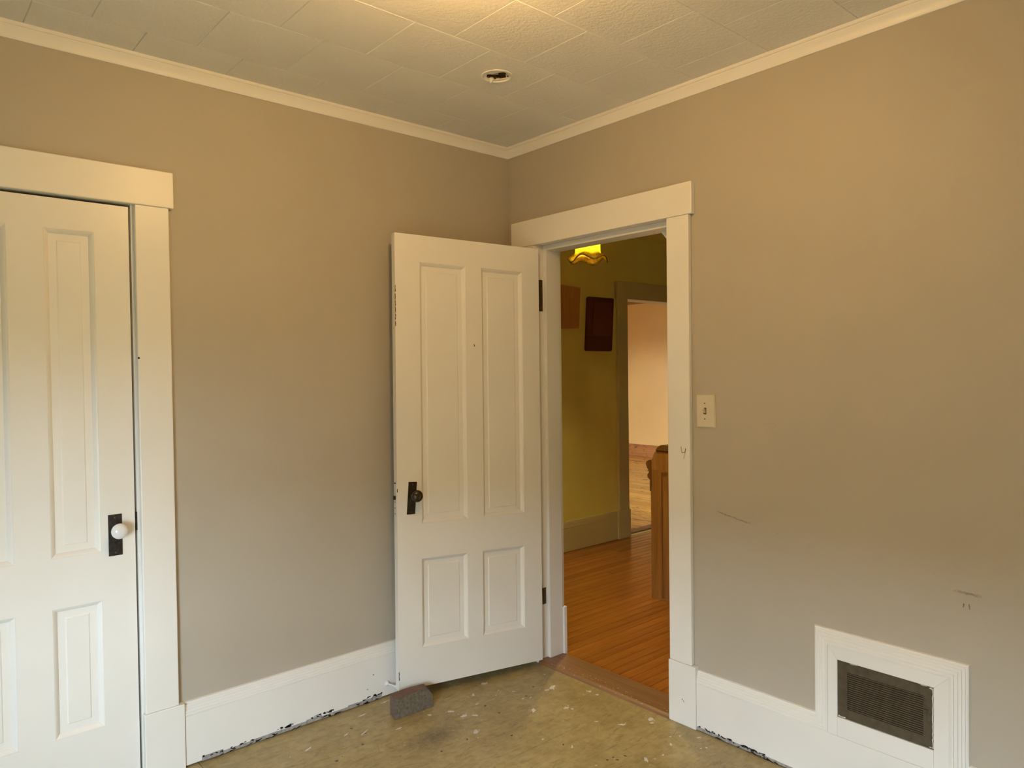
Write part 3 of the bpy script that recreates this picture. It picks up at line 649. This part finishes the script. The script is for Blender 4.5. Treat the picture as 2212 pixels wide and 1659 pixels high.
# ------------------------------------------------------------------ open room door
DBL, DBR, DTR, DTL = Vector((-0.7625, -0.1172, 0.0518)), Vector((-0.0363, -0.2507, 0.0299)), Vector((-0.0350, -0.2519, 2.0037)), Vector((-0.7533, -0.1230, 2.0195))
DW, DH = 0.735, 1.968
dn = (DBR-DBL).cross(DTL-DBL).normalized()
if dn.y > 0: dn = -dn
def fd(u, v, w):
    a, b = u/DW, v/DH
    return DBL*(1-a)*(1-b)+DBR*a*(1-b)+DTR*a*b+DTL*(1-a)*b + dn*w
door2 = empty('door_2', tuple((DBL+DBR)/2-Vector((0, 0, .03))), 'open cream four-panel door with a brown knob, held by a brick', 'door', None, 'structure')
panel_door(door2, fd, (0, DW), (0, DH), [(0.113, 0.340, 0.716, 1.852), (0.4205, 0.641, 0.716, 1.852), (0.1105, 0.337, 0.171, 0.563), (0.413, 0.639, 0.171, 0.563)], 0.035, M['doorp'], 0.036)
def quad_slab(pts, w0, w1, bev=0.0):
    bm = B(); add_prism(bm, pts, lambda p: fd(p[0], p[1], w0), lambda p: fd(p[0], p[1], w1))
    if bev: bmesh.ops.bevel(bm, geom=list(bm.edges), offset=bev, segments=1, affect='EDGES')
    return bm
pl2 = obj('escutcheon_plate', quad_slab([(0.0432, 0.7610), (0.0812, 0.7604), (0.0913, 0.8995), (0.0531, 0.9012)], 0.0, 0.0035, 0.0008), M['bronze'], door2, label='dark bronze escutcheon plate, slightly crooked')
obj('keyhole', quad_slab([(0.0635, 0.789), (0.0670, 0.789), (0.0678, 0.806), (0.0640, 0.806)], 0.0036, 0.0041), M['dark'], pl2)
kdir = dn
for uvs in ((0.0623, 0.7705), (0.0715, 0.889)):
    bm = B(); add_lathe(bm, [(0.003, 0), (0.003, 0.0008), (0.0, 0.0014)], fd(uvs[0], uvs[1], 0.0036), kdir, 12); obj('screw', bm, M['hinge'], pl2, smooth=40)
kc = fd(0.0745, 0.8440, 0.0)
bm = B(); add_lathe(bm, [(0.0125, 0.0036), (0.012, 0.006), (0.0085, 0.009), (0.008, 0.022), (0.0095, 0.026)], kc, kdir, 20); obj('knob_shank', bm, M['bronze'], door2, smooth=40)
bm = B(); kp = []
for k in range(0, 13):
    a = math.pi*(k/12); kp.append((0.0262*math.sin(a)**0.85 if 0 < k < 12 else (0.009 if k == 0 else 0.0), 0.0435-0.0185*math.cos(a)))
add_lathe(bm, kp, kc, kdir, 36); obj('knob', bm, M['brownknob'], door2, smooth=60, label='dark brown glazed door knob')
# lock front and latch on the free edge (edge direction = from hinge to free end)
ed = (DBL-DBR).normalized()
def fe(w, v, d): return fd(0, v, w) + ed*d
def edge_slab(w0, w1, v0, v1, d0, d1):
    bm = B(); add_prism(bm, [(w0, v0), (w1, v0), (w1, v1), (w0, v1)], lambda p: fe(p[0], p[1], d0), lambda p: fe(p[0], p[1], d1)); return bm
lf = obj('lock_front', edge_slab(-0.030, -0.006, 0.752, 0.900, 0.0, 0.0015), M['whitemetal'], door2)
obj('latch_bolt', edge_slab(-0.025, -0.011, 0.826, 0.842, 0.0016, 0.009), M['iron'], lf)
obj('slot', edge_slab(-0.028, -0.010, 0.894, 0.899, 0.0016, 0.0019), M['chip'], lf)
for v_ in (0.765, 0.790, 0.815):
    bm = B(); add_lathe(bm, [(0.0030, 0), (0.0030, 0.0008), (0, 0.0012)], fe(-0.018, v_, 0.0016), ed, 10); obj('screw', bm, M['hinge'], lf)
bm = B()
for v0, v1 in ((1.72, 1.745), (1.685, 1.71), (1.66, 1.68), (1.63, 1.655), (1.60, 1.625), (1.572, 1.592), (0.862, 0.873), (0.05, 0.075), (0.072, 0.085)):
    n_ = 5
    for k in range(n_): add_blob(bm, 0.0008+random.uniform(0, .0014), v0+(v1-v0)*k/n_, .0016, .004, lambda u, v, d: fd(u, v, .0001+d), 0, 7, .4, .0003)
add_blob(bm, 0.3817, 1.4979, .0028, .0028, lambda u, v, d: fd(u, v, .0001+d), 0, 8, .3, .0004); add_blob(bm, 0.3800, 1.5030, .0018, .003, lambda u, v, d: fd(u, v, .0001+d), .5, 8, .3, .0004)
obj('paint_chip', bm, M['chip'], door2, kind='stuff')
# hinges at the jamb side
hd = (DTR-DBR).normalized()
for vlo, vhi in ((0.285, 0.372), (1.668, 1.820)):
    p0 = fd(DW+0.0048, vlo, -0.0165); p1 = fd(DW+0.0048, vhi, -0.0165)
    h = None
    bm = B(); L = (p1-p0).length; k5 = []
    add_lathe(bm, [(0.0055, 0.0), (0.0055, L)], p0, hd, 14)
    add_lathe(bm, [(0.0, -0.008), (0.003, -0.007), (0.004, -0.004), (0.0025, -0.001), (0.0025, 0)], p0, hd, 12); add_lathe(bm, [(0.0025, L), (0.0025, L+0.001), (0.004, L+0.004), (0.003, L+0.007), (0.0, L+0.008)], p0, hd, 12)
    h = obj('hinge', bm, M['hinge'], door2, smooth=40)
    bm = B(); add_prism(bm, [(0, vlo), (0.0, vhi), (0.02, vhi), (0.02, vlo)], lambda p: fd(DW+0.0004, p[1], -0.030+p[0]), lambda p: fd(DW+0.0022, p[1], -0.030+p[0])); obj('hinge_leaf', bm, M['hinge'], h)

for z0_, z1_ in ((1.712, 1.864), (0.280, 0.360)):
    hj = box('hinge_leaf', 0.003, 0.027, -0.2142, -0.2122, z0_, z1_, M['hinge'], tr4, 0.0004)
    for q in (0.2, 0.5, 0.8):
        bm = B(); add_lathe(bm, [(0.003, 0), (0.003, 0.0005), (0, 0.001)], (0.016, -0.2143, z0_+(z1_-z0_)*q), (0, -1, 0), 10); obj('screw', bm, M['iron'], hj)

# ------------------------------------------------------------------ things: brick, door stop, switch, register, junction box
bA, bB_, bC = Vector((-0.856, -0.230, 0.0)), Vector((-0.670, -0.240, 0.0)), Vector((-0.851, -0.171, 0.0))
ex = (bB_-bA); ey = Vector((0.014, 0.058, 0.0))
bm = B()
fb = lambda a, b, c: bA + ex*a + ey*b + Vector((0, 0, 0.0875*c))
out = [(0, 0), (1, 0), (1, 0.56), (0.965, 0.70), (0.905, 0.80), (0.868, 0.97), (0.5, 0.985), (0, 1)]
add_prism(bm, out, lambda p: fb(p[0], 0, p[1]), lambda p: fb(p[0], 1, p[1]))
bmesh.ops.bevel(bm, geom=list(bm.edges), offset=0.0028, segments=2, affect='EDGES')
bmesh.ops.triangulate(bm, faces=bm.faces); bmesh.ops.subdivide_edges(bm, edges=bm.edges, cuts=2, use_grid_fill=True)
for v in bm.verts:
    v.co += Vector((random.gauss(0, .0005), random.gauss(0, .0005), random.gauss(0, .0005) if v.co.z > 0.004 else 0)); v.co.z = max(v.co.z, 0.0002)
obj('brick', bm, M['brick'], smooth=40, label='single worn red brick on the floor propping the open door', cat='brick')

dsr = empty('door_stop_peg', (-0.762, -0.0206, 0.058), 'small white door stop screwed to the left baseboard', 'door stop')
p0 = Vector((-0.764, -0.0206, 0.0585)); p1 = Vector((-0.750, -0.0800, 0.0560)); dv = (p1-p0)
bm = B(); add_lathe(bm, [(0.0115, 0), (0.0115, 0.002), (0.0095, 0.006), (0.0065, 0.010), (0.0042, 0.011)], p0, dv, 20); obj('flange', bm, M['whitemetal'], dsr, smooth=40)
bm = B(); add_lathe(bm, [(0.0040, 0.0112), (0.0032, 0.018), (0.0032, dv.length-0.012)], p0, dv, 14); obj('rod', bm, M['whitemetal'], dsr, smooth=40)
bm = B(); add_lathe(bm, [(0.0050, dv.length-0.0118), (0.0062, dv.length-0.009), (0.0062, dv.length-0.002), (0.0045, dv.length)], p0, dv, 14); obj('tip', bm, M['whitemetal'], dsr, smooth=40)

sw = empty('light_switch', (-0.001, -1.153, 1.20), 'ivory toggle light switch on the right wall beside the doorway', 'light switch')
bm = B(); add_prism(bm, [(-1.1115, 1.1945), (-1.1960, 1.1955), (-1.1925, 1.3230), (-1.1105, 1.3215)], lambda p: Vector((-0.0002, p[0], p[1])), lambda p: Vector((-0.0062, p[0], p[1]))); bmesh.ops.bevel(bm, geom=[e for e in bm.edges if all(v.co.x < -0.005 for v in e.verts)], offset=0.003, segments=3, affect='EDGES'); obj('cover_plate', bm, M['plastic'], sw, smooth=50)
bm = B(); add_box(bm, -0.0068, -0.0063, -1.1560, -1.1430, 1.2465, 1.2720); tg = obj('toggle_slot', bm, M['spot'], sw)
bm = B(); add_prism(bm, [(-0.0063, 1.2500), (-0.0063, 1.2660), (-0.0190, 1.2730), (-0.0205, 1.2660)], lambda p: Vector((p[0], -1.1540, p[1])), lambda p: Vector((p[0], -1.1450, p[1]))); bmesh.ops.bevel(bm, geom=list(bm.edges), offset=0.001, segments=1, affect='EDGES'); obj('toggle', bm, M['plastic'], sw)
for z_ in (1.2890, 1.2285):
    bm = B(); add_lathe(bm, [(0.0027, 0), (0.0027, 0.0006), (0.0, 0.0011)], (-0.0063, -1.1490, z_), (-1, 0, 0), 12); obj('screw', bm, M['hinge'], sw)

rg = empty('vent_register', (-0.01, (gL+gR)/2, gB), 'dark brown louvered metal vent register set low in the right wall', 'vent')
fu = [gR+0.0015, -1.9300, -1.6970, gL-0.0015]; fv = [gB+0.0015, 0.2835, 0.4080, gT-0.0015]
bm = B(); plate_holes(bm, fu, fv, {(1, 1)}, lambda u, v, d: Vector((-d, u, v)), 0.010, 0.0150)
bmesh.ops.bevel(bm, geom=[e for e in bm.edges if e.calc_face_angle(0) > 1.0 and all(v.co.x < -0.0149 for v in e.verts)], offset=0.0015, segments=2, affect='EDGES')
obj('face_plate', bm, M['register'], rg)
box('duct_back', -0.0022, -0.0010, gR+0.002, gL-0.002, gB+0.002, gT-0.002, M['dark'], rg)
NS = 18; pitch = (0.4080-0.2835)/NS; smesh = None
for k in range(NS):
    zc = 0.2835+pitch*(k+0.5)
    if smesh is None:
        bm = B(); h = pitch*0.25
        add_prism(bm, [(-0.0142, -h), (-0.0142, h*0.6), (-0.0128, h), (-0.0060, h*2.2), (-0.0060, h*1.4), (-0.0128, -h)], lambda p: Vector((p[0], fu[1]-0.0003, p[1])), lambda p: Vector((p[0], fu[2]+0.0003, p[1])))
        smesh, cs = mesh_of(bm, 'louver_slat')
    finish('louver_slat', smesh, M['register'], rg, (cs.x, cs.y, zc+cs.z))
bm = B(); add_lathe(bm, [(0.0045, 0), (0.0045, 0.001), (0.002, 0.0022), (0, 0.0024)], (-0.0150, -1.6785, 0.3457), (-1, 0, 0), 14); obj('screw', bm, M['register'], rg, smooth=40)
bm = B(); add_box(bm, -0.0165, -0.0150, -1.9395, -1.9365, 0.3350, 0.3580); add_box(bm, -0.0225, -0.0150, -1.9440, -1.9320, 0.3650, 0.3685, 0.0008); obj('damper_lever', bm, M['register'], rg)
bm = B()
pts = [(gR+0.0016, gB+0.004+k*(gT-gB-0.008)/22) for k in range(23)]
add_tube(bm, [(-0.0168+random.uniform(-.0006, .0006), y_+0.0012+random.uniform(-.0012, .0012), z_) for y_, z_ in pts], 0.0020, 6)
obj('paint_bead', bm, M['fleck'], rg, label='bead of dried white paint on the right edge')
bm = B()
for u_, v_, a, b in ((gL-.004, gB+.004, .004, .003), (gL-.012, gB+.003, .006, .0018), (gL-.022, gB+.004, .004, .003), (gR+.01, gB+.005, .005, .0012), (gR+.008, gT-.006, .006, .003), (gR+.03, gT-.003, .012, .0012), (gL-.05, gT-.003, .012, .001)): add_blob(bm, u_, v_, a, b, fR(.0152), 0, 9, .4, .0004)
obj('paint_fleck', bm, M['fleck'], rg, kind='stuff')

jb = empty('junction_box', (box_c[0], box_c[1], HC), 'open round junction box with loose wires in the ceiling', 'junction box')
bx, by = box_c
bm = B(); add_lathe(bm, [(0.0520, 0.0002), (0.0520, -0.0020), (0.0535, -0.0032), (0.0570, -0.0034), (0.0600, -0.0022), (0.0605, -0.0002)], (bx, by, HC), (0, 0, 1), 48, caps=False); obj('rim_ring', bm, M['trim'], jb, smooth=40)
hole = [(-0.6558, -0.6312), (-0.6702, -0.6545), (-0.6622, -0.6541), (-0.6414, -0.6943), (-0.6314, -0.7084), (-0.6189, -0.7107), (-0.6044, -0.7041), (-0.6008, -0.6955), (-0.5955, -0.6951), (-0.5933, -0.6993), (-0.5855, -0.6915), (-0.5818, -0.6804), (-0.5862, -0.6696), (-0.6013, -0.6355), (-0.6088, -0.6269), (-0.6188, -0.6331), (-0.6322, -0.6293), (-0.6315, -0.6227), (-0.6379, -0.6198)]
hole = [((x-bx-0.004)*0.92+bx, (y-by)*0.92+by) for x, y in hole]
bm = B(); n = 72
def hit(a):
    d = Vector((math.cos(a), math.sin(a))); best = 0.02; o_ = Vector((bx, by))
    for i in range(len(hole)):
        p, q = Vector(hole[i]), Vector(hole[(i+1) % len(hole)]); e = q-p; den = d.x*e.y-d.y*e.x
        if abs(den) < 1e-9: continue
        w_ = p-o_; t_ = (w_.x*e.y-w_.y*e.x)/den; s_ = (w_.x*d.y-w_.y*d.x)/den
        if t_ > 0 and -1e-6 <= s_ <= 1+1e-6: best = max(best, min(t_, 0.050)) if best == 0.02 else min(best, t_)
    return best
rows = []
for z_ in (0.0005, 0.0025):
    a_ = [bm.verts.new((bx+0.0518*math.cos(2*math.pi*i/n), by+0.0518*math.sin(2*math.pi*i/n), HC+z_)) for i in range(n)]
    b_ = [bm.verts.new((bx+hit(2*math.pi*i/n)*math.cos(2*math.pi*i/n), by+hit(2*math.pi*i/n)*math.sin(2*math.pi*i/n), HC+z_)) for i in range(n)]
    rows.append((a_, b_))
for i in range(n):
    j = (i+1) % n
    bm.faces.new([rows[0][0][i], rows[0][0][j], rows[0][1][j], rows[0][1][i]]); bm.faces.new([rows[1][0][i], rows[1][0][j], rows[1][1][j], rows[1][1][i]]); bm.faces.new([rows[0][1][i], rows[0][1][j], rows[1][1][j], rows[1][1][i]])
obj('plaster_plate', bm, M['ceil'], jb)
bm = B(); add_lathe(bm, [(0.0525, 0.003), (0.0525, 0.050), (0.0, 0.050)], (bx, by, HC), (0, 0, 1), 8, caps=False); obj('box_body', bm, M['boxin'], jb)
bm = B(); add_tube(bm, [(bx-.030, by+.020, HC+.040), (bx-.022, by+.012, HC+.016), (bx-.004, by-.010, HC+.010), (bx+.012, by-.012, HC+.030)], .0028); obj('wire', bm, M['wire'], jb, smooth=60)
bm = B(); add_tube(bm, [(bx+.030, by-.030, HC+.030), (bx+.034, by-.014, HC+.008), (bx+.044, by-.006, HC+.002)], .0018); obj('wire', bm, M['wire'], jb, smooth=60)
bm = B(); add_tube(bm, [(bx-.026, by+.030, HC+.035), (bx-.010, by+.022, HC+.012), (bx+.010, by+.006, HC+.012), (bx+.014, by-.002, HC+.040)], .0028); obj('wire', bm, M['wire'], jb, smooth=60)
box('mounting_strap', bx-.012, bx+.014, by-.016, by+.020, HC+.020, HC+.022, M['greyflake'], jb)
bm = B(); add_lathe(bm, [(0.0, 0), (0.0045, 0.0005), (0.0062, 0.004), (0.0078, 0.014), (0.0074, 0.020), (0.003, 0.021)], (bx+.008, by+.046, HC-.0085), (-.35, -.75, .55), 14); obj('wire_nut', bm, M['porcelain'], jb, smooth=50)

# ceiling lamp of the room (just above the top of the picture)
cl = empty('ceiling_lamp', (LAMP_POS[0], LAMP_POS[1], HC), 'bare bulb in a porcelain holder hanging just above the picture', 'ceiling lamp')
bm = B(); add_lathe(bm, [(0.055, -0.0005), (0.055, -0.010), (0.045, -0.018), (0.014, -0.022), (0.010, -0.030), (0.010, -0.098), (0.018, -0.102), (0.020, -0.134), (0.0, -0.134)], (LAMP_POS[0], LAMP_POS[1], HC), (0, 0, 1), 32); obj('holder', bm, M['porcelain'], cl, smooth=40)
bm = B(); zb = LAMP_POS[2]-HC
add_lathe(bm, [(0.012, -0.1345), (0.016, zb+0.036), (0.027, zb+0.016), (0.031, zb), (0.027, zb-0.017), (0.015, zb-0.028), (0.0, zb-0.031)], (LAMP_POS[0], LAMP_POS[1], HC), (0, 0, 1), 24, caps=False)
obj('bulb', bm, emit_mat('bulb_glow', LAMP_COL, LAMP_W/(math.pi*math.pi*4*0.028**2)), cl, smooth=60)

# ------------------------------------------------------------------ the hall
hf = empty('floor_hall', (1.5, 0.0, 0), 'narrow orange brown hardwood strip floor of the hall', 'floor', None, 'structure')
box('subfloor', 0.0, 4.0, RY, 1.30, -0.060, -0.022, M['dark'], hf)
PWD = 0.0588; fb_cache = {}
def floorboard(x0, x1, yc):
    L = round(x1-x0, 3)
    if L not in fb_cache:
        bm = B(); add_box(bm, -L/2, L/2, -PWD/2+0.0015, PWD/2-0.0015, -0.0195, 0.0, 0.0018); fb_cache[L] = mesh_of(bm, 'floorboard')[0]
    finish('floorboard', fb_cache[L], M['floorhall'], hf, ((x0+x1)/2, yc, -0.0098))
k = 0; y_ = 1.1985-PWD/2
while y_ > -2.0:
    if -0.20 < y_ < 0.13: cut = 1.170
    else: cut = round(random.choice([0.9, 1.4, 1.9, 2.4, 2.9]), 2)
    x0 = 0.1305 if -0.985 < y_ < -0.21 else 0.1305
    floorboard(x0, cut-0.0006, y_); floorboard(cut+0.0006, 3.985, y_)
    y_ -= PWD
# hall baseboard, far doorway casing
hb = empty('baseboard_hall', (1.2, 1.19, 0), 'cream baseboard along the yellow hall wall', 'baseboard', None, 'structure')
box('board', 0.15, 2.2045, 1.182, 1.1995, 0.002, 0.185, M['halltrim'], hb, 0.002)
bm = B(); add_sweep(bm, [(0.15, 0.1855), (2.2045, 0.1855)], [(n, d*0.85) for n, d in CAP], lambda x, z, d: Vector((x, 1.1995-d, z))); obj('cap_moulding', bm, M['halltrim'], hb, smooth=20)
ft = empty('trim_6', (2.28, 1.19, 0), 'cream casing of the far doorway across the hall', 'door casing', None, 'structure')
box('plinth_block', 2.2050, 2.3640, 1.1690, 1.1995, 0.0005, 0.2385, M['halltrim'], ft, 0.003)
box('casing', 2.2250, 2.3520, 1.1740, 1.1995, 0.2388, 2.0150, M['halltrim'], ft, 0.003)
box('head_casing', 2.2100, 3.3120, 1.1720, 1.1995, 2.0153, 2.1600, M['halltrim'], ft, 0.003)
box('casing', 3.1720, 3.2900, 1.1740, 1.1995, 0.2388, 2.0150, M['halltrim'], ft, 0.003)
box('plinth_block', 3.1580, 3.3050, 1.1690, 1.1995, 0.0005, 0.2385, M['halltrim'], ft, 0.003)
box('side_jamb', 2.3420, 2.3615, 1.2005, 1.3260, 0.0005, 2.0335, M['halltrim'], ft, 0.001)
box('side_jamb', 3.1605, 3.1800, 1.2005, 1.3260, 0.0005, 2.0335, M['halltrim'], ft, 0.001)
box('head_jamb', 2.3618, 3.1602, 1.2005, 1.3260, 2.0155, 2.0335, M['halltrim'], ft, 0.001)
bm = B(); add_prism(bm, [(1.235, -0.0215), (1.345, -0.0215), (1.345, 0.006), (1.25, 0.008), (1.238, 0.004)], lambda p: Vector((2.3645, p[0], p[1])), lambda p: Vector((3.158, p[0], p[1]))); obj('trim_7', bm, M['saddle'], label='wooden threshold strip in the far doorway', cat='threshold', **ST)
# pictures on the hall wall
bm = B(); add_prism(bm, [(1.460, 1.742), (1.760, 1.751), (1.781, 2.074), (1.480, 2.085)], lambda p: Vector((p[0], 1.1985, p[1])), lambda p: Vector((p[0], 1.178, p[1]))); bmesh.ops.bevel(bm, geom=list(bm.edges), offset=0.002, segments=1, affect='EDGES')
obj('wooden_board', bm, M['board'], label='pale brown wooden board hanging on the hall wall beside the jamb', cat='board')
dp = empty('dark_wall_panel', (2.01, 1.19, 1.57), 'dark maroon rectangular panel with inset hanging on the hall wall', 'wall panel')
q00, q10, q11, q01 = Vector((1.837, 1.575)), Vector((2.157, 1.574)), Vector((2.187, 2.013)), Vector((1.866, 2.010))
def fp(a, b, d):
    p = q00*(1-a)*(1-b)+q10*a*(1-b)+q11*a*b+q01*(1-a)*b; return Vector((p.x, 1.1985-d, p.y))
bm = B(); rc = 0.05; out = []
for cx_, cy_, a0 in ((1-rc, rc*.73, -90), (1-rc, 1-rc*.73, 0), (rc, 1-rc*.73, 90), (rc, rc*.73, 180)):
    for k in range(5): a = math.radians(a0+22.5*k); out.append((cx_+rc*math.cos(a), cy_+rc*.73*math.sin(a)))
add_prism(bm, out, lambda p: fp(p[0], p[1], 0), lambda p: fp(p[0], p[1], 0.014)); obj('backing', bm, M['darkpanel'], dp)
for nm, a0, a1, b0, b1, hh in (('left_strip', .012, .20, .28, .985, .021), ('top_strip', .205, .985, .935, .985, .021), ('bottom_block', .012, .985, .02, .272, .021), ('right_strip', .955, .985, .28, .93, .021)):
    bm = B(); add_prism(bm, [(a0, b0), (a1, b0), (a1, b1), (a0, b1)], lambda p: fp(p[0], p[1], 0.0142), lambda p: fp(p[0], p[1], hh)); bmesh.ops.bevel(bm, geom=list(bm.edges), offset=.003, segments=2, affect='EDGES'); obj(nm, bm, M['darkpanel'], dp)
bm = B(); add_prism(bm, [(.225, .30), (.94, .30), (.94, .915), (.225, .915)], lambda p: fp(p[0], p[1], 0.0142), lambda p: fp(p[0], p[1], 0.017)); obj('inset_panel', bm, M['darkinset'], dp)

# hall pendant lamp
lx, ly = 0.75, 0.151
hl = empty('hall_lamp', (lx, ly, HC), 'hall ceiling lamp with ruffled amber glass shade', 'ceiling lamp')
bm = B(); segs, rows = 96, []
prof = [(0.024, 2.262, 0), (0.052, 2.256, 0), (0.069, 2.242, 0), (0.0735, 2.220, 0), (0.0740, 2.150, 0), (0.0750, 2.118, 0), (0.079, 2.106, .15), (0.090, 2.098, .4), (0.102, 2.091, .7), (0.112, 2.083, .9), (0.118, 2.073, 1.0)]
WV = lambda a, am: am*.5*(math.cos(5*a+1.1)+0.35*math.cos(3*a+.4))
for rr, z_, am in prof:
    rows.append([bm.verts.new((lx+(rr+.006*WV(a, am))*math.cos(a), ly+(rr+.006*WV(a, am))*math.sin(a), z_+.030*WV(a, am))) for a in [2*math.pi*i/segs for i in range(segs)]])
for A, C_ in zip(rows, rows[1:]):
    for i in range(segs): bm.faces.new([A[i], A[(i+1) % segs], C_[(i+1) % segs], C_[i]])
sh = obj('glass_shade', bm, M['shade'], hl, smooth=80)
sm = sh.modifiers.new('thick', 'SOLIDIFY'); sm.thickness = 0.004
bm = B(); add_tube(bm, [(lx+(0.1185+.006*WV(a, 1))*math.cos(a), ly+(0.1185+.006*WV(a, 1))*math.sin(a), 2.0725+.030*WV(a, 1)) for a in [2*math.pi*i/120 for i in range(121)]], 0.0022, 6); obj('shade_rim', bm, M['brownknob'], sh, smooth=60)
bm = B(); add_lathe(bm, [(0.010, 2.264), (0.010, 2.510), (0.050, 2.515), (0.060, 2.5395)], (lx, ly, 0), (0, 0, 1), 24); obj('stem', bm, M['bronze'], hl, smooth=40)
bm = B(); add_lathe(bm, [(0.012, 2.262), (0.014, 2.23), (0.026, 2.21), (0.030, 2.19), (0.022, 2.168), (0.0, 2.160)], (lx, ly, 0), (0, 0, 1), 20, caps=False); obj('bulb', bm, emit_mat('hall_bulb_glow', (1.0, 0.80, 0.33), HALL_W/(math.pi*math.pi*4*0.026**2)), hl, smooth=60)

# newel post
nw = empty('newel_post', (1.26, -0.07, 0), 'carved brown wooden newel post standing in the hall', 'newel post')
NX0, NX1, NY1, NY0 = 1.175, 1.375, 0.034, -0.174
bm = B(); fnw = lambda y, z, d: Vector((NX0-d, y, z))
plate_holes(bm, [NY0, -0.093, -0.047, NY1], [0.0003, 0.012, 0.790, 0.800], {(1, 1)}, fnw, -0.008, 0.0)
add_box(bm, NX0+0.0082, NX1, NY0, NY1, 0.0003, 0.800)
bmesh.ops.bevel(bm, geom=[e for e in bm.edges if e.is_manifold and e.calc_face_angle(0) > 1 and abs(e.verts[0].co.x-e.verts[1].co.x) < 1e-6 and all(abs(v.co.x-NX0) < 1e-6 and -0.1 < v.co.y < -.04 for v in e.verts)], offset=0.0075, segments=1, affect='EDGES')
obj('post_body', bm, M['newel'], nw)
half = [(NY1, 0.8002), (NY1, 0.836), (0.026, 0.862), (0.014, 0.885), (0.006, 0.905), (0.002, 0.914)]
mir = [(-0.14-y, z) for y, z in half[::-1]]
bm = B(); add_prism(bm, half+mir, lambda p: Vector((NX0, p[0], p[1])), lambda p: Vector((NX1, p[0], p[1]))); bmesh.ops.bevel(bm, geom=[e for e in bm.edges if abs(e.verts[0].co.x-e.verts[1].co.x) < 1e-6], offset=.0006, segments=1, affect='EDGES'); obj('shoulder', bm, M['newel'], nw, smooth=30)
cy_, cz_, rr = -0.070, 0.893, 0.068
capp = [(cy_+rr*math.cos(math.radians(a)), cz_+rr*math.sin(math.radians(a))) for a in range(18, 163, 6)]
bm = B(); add_prism(bm, capp, lambda p: Vector((NX0-.006, p[0], p[1])), lambda p: Vector((NX1+.006, p[0], p[1]))); bmesh.ops.bevel(bm, geom=[e for e in bm.edges if abs(e.verts[0].co.x-e.verts[1].co.x) < 1e-6], offset=.010, segments=3, affect='EDGES'); obj('rounded_cap', bm, M['newelcap'], nw, smooth=40)
orn = [(.0342, .665), (.0400, .668), (.0400, .728), (.036, .733), (.046, .742), (.056, .752), (.0585, .764), (.052, .775), (.0455, .783), (.050, .796), (.060, .812), (.0685, .832), (.0650, .848), (.0500, .858), (.0342, .862), (.028, .858), (.028, .70)]
bm = B(); add_prism(bm, orn, lambda p: Vector((NX0-.003, p[0], p[1])), lambda p: Vector((NX0+.030, p[0], p[1]))); obj('scroll_ornament', bm, M['newelcap'], nw, smooth=30)
orn2 = [(-0.14-y, z) for y, z in orn]
bm = B(); add_prism(bm, orn2, lambda p: Vector((NX0-.003, p[0], p[1])), lambda p: Vector((NX0+.030, p[0], p[1]))); obj('scroll_ornament', bm, M['newelcap'], nw, smooth=30)

# ------------------------------------------------------------------ far room
ff = empty('floor_far', (4.5, 4, 0), 'knotty pine plank floor of the sunlit far room', 'floor', None, 'structure')
box('subfloor', 1.9, 6.93, 1.30, 6.48, -0.060, -0.022, M['dark'], ff)
x_ = 1.915; fcache = {}
while x_ < 6.90:
    wd = random.choice([0.105, 0.12, 0.135]); wd = min(wd, 6.925-x_)
    cuts = [1.346, round(random.uniform(2.2, 4.8), 1), 6.475]
    for a, b in zip(cuts, cuts[1:]):
        key = (round(wd, 3), round(b-a, 2))
        if key not in fcache:
            bm = B(); add_box(bm, -wd/2+.001, wd/2-.001, -(b-a)/2+.0008, (b-a)/2-.0008, -.0195, 0, .0015); fcache[key] = mesh_of(bm, 'floor_plank')[0]
        finish('floor_plank', fcache[key], M['floorfar'], ff, (x_+wd/2, (a+b)/2, -.0098))
    x_ += wd
box('baseboard_far', 6.912, 6.9295, 1.33, 6.47, 0.001, 0.190, M['farbase'], label='knotty reddish wooden baseboard of the far room', cat='baseboard', kind='structure', bev=.002)
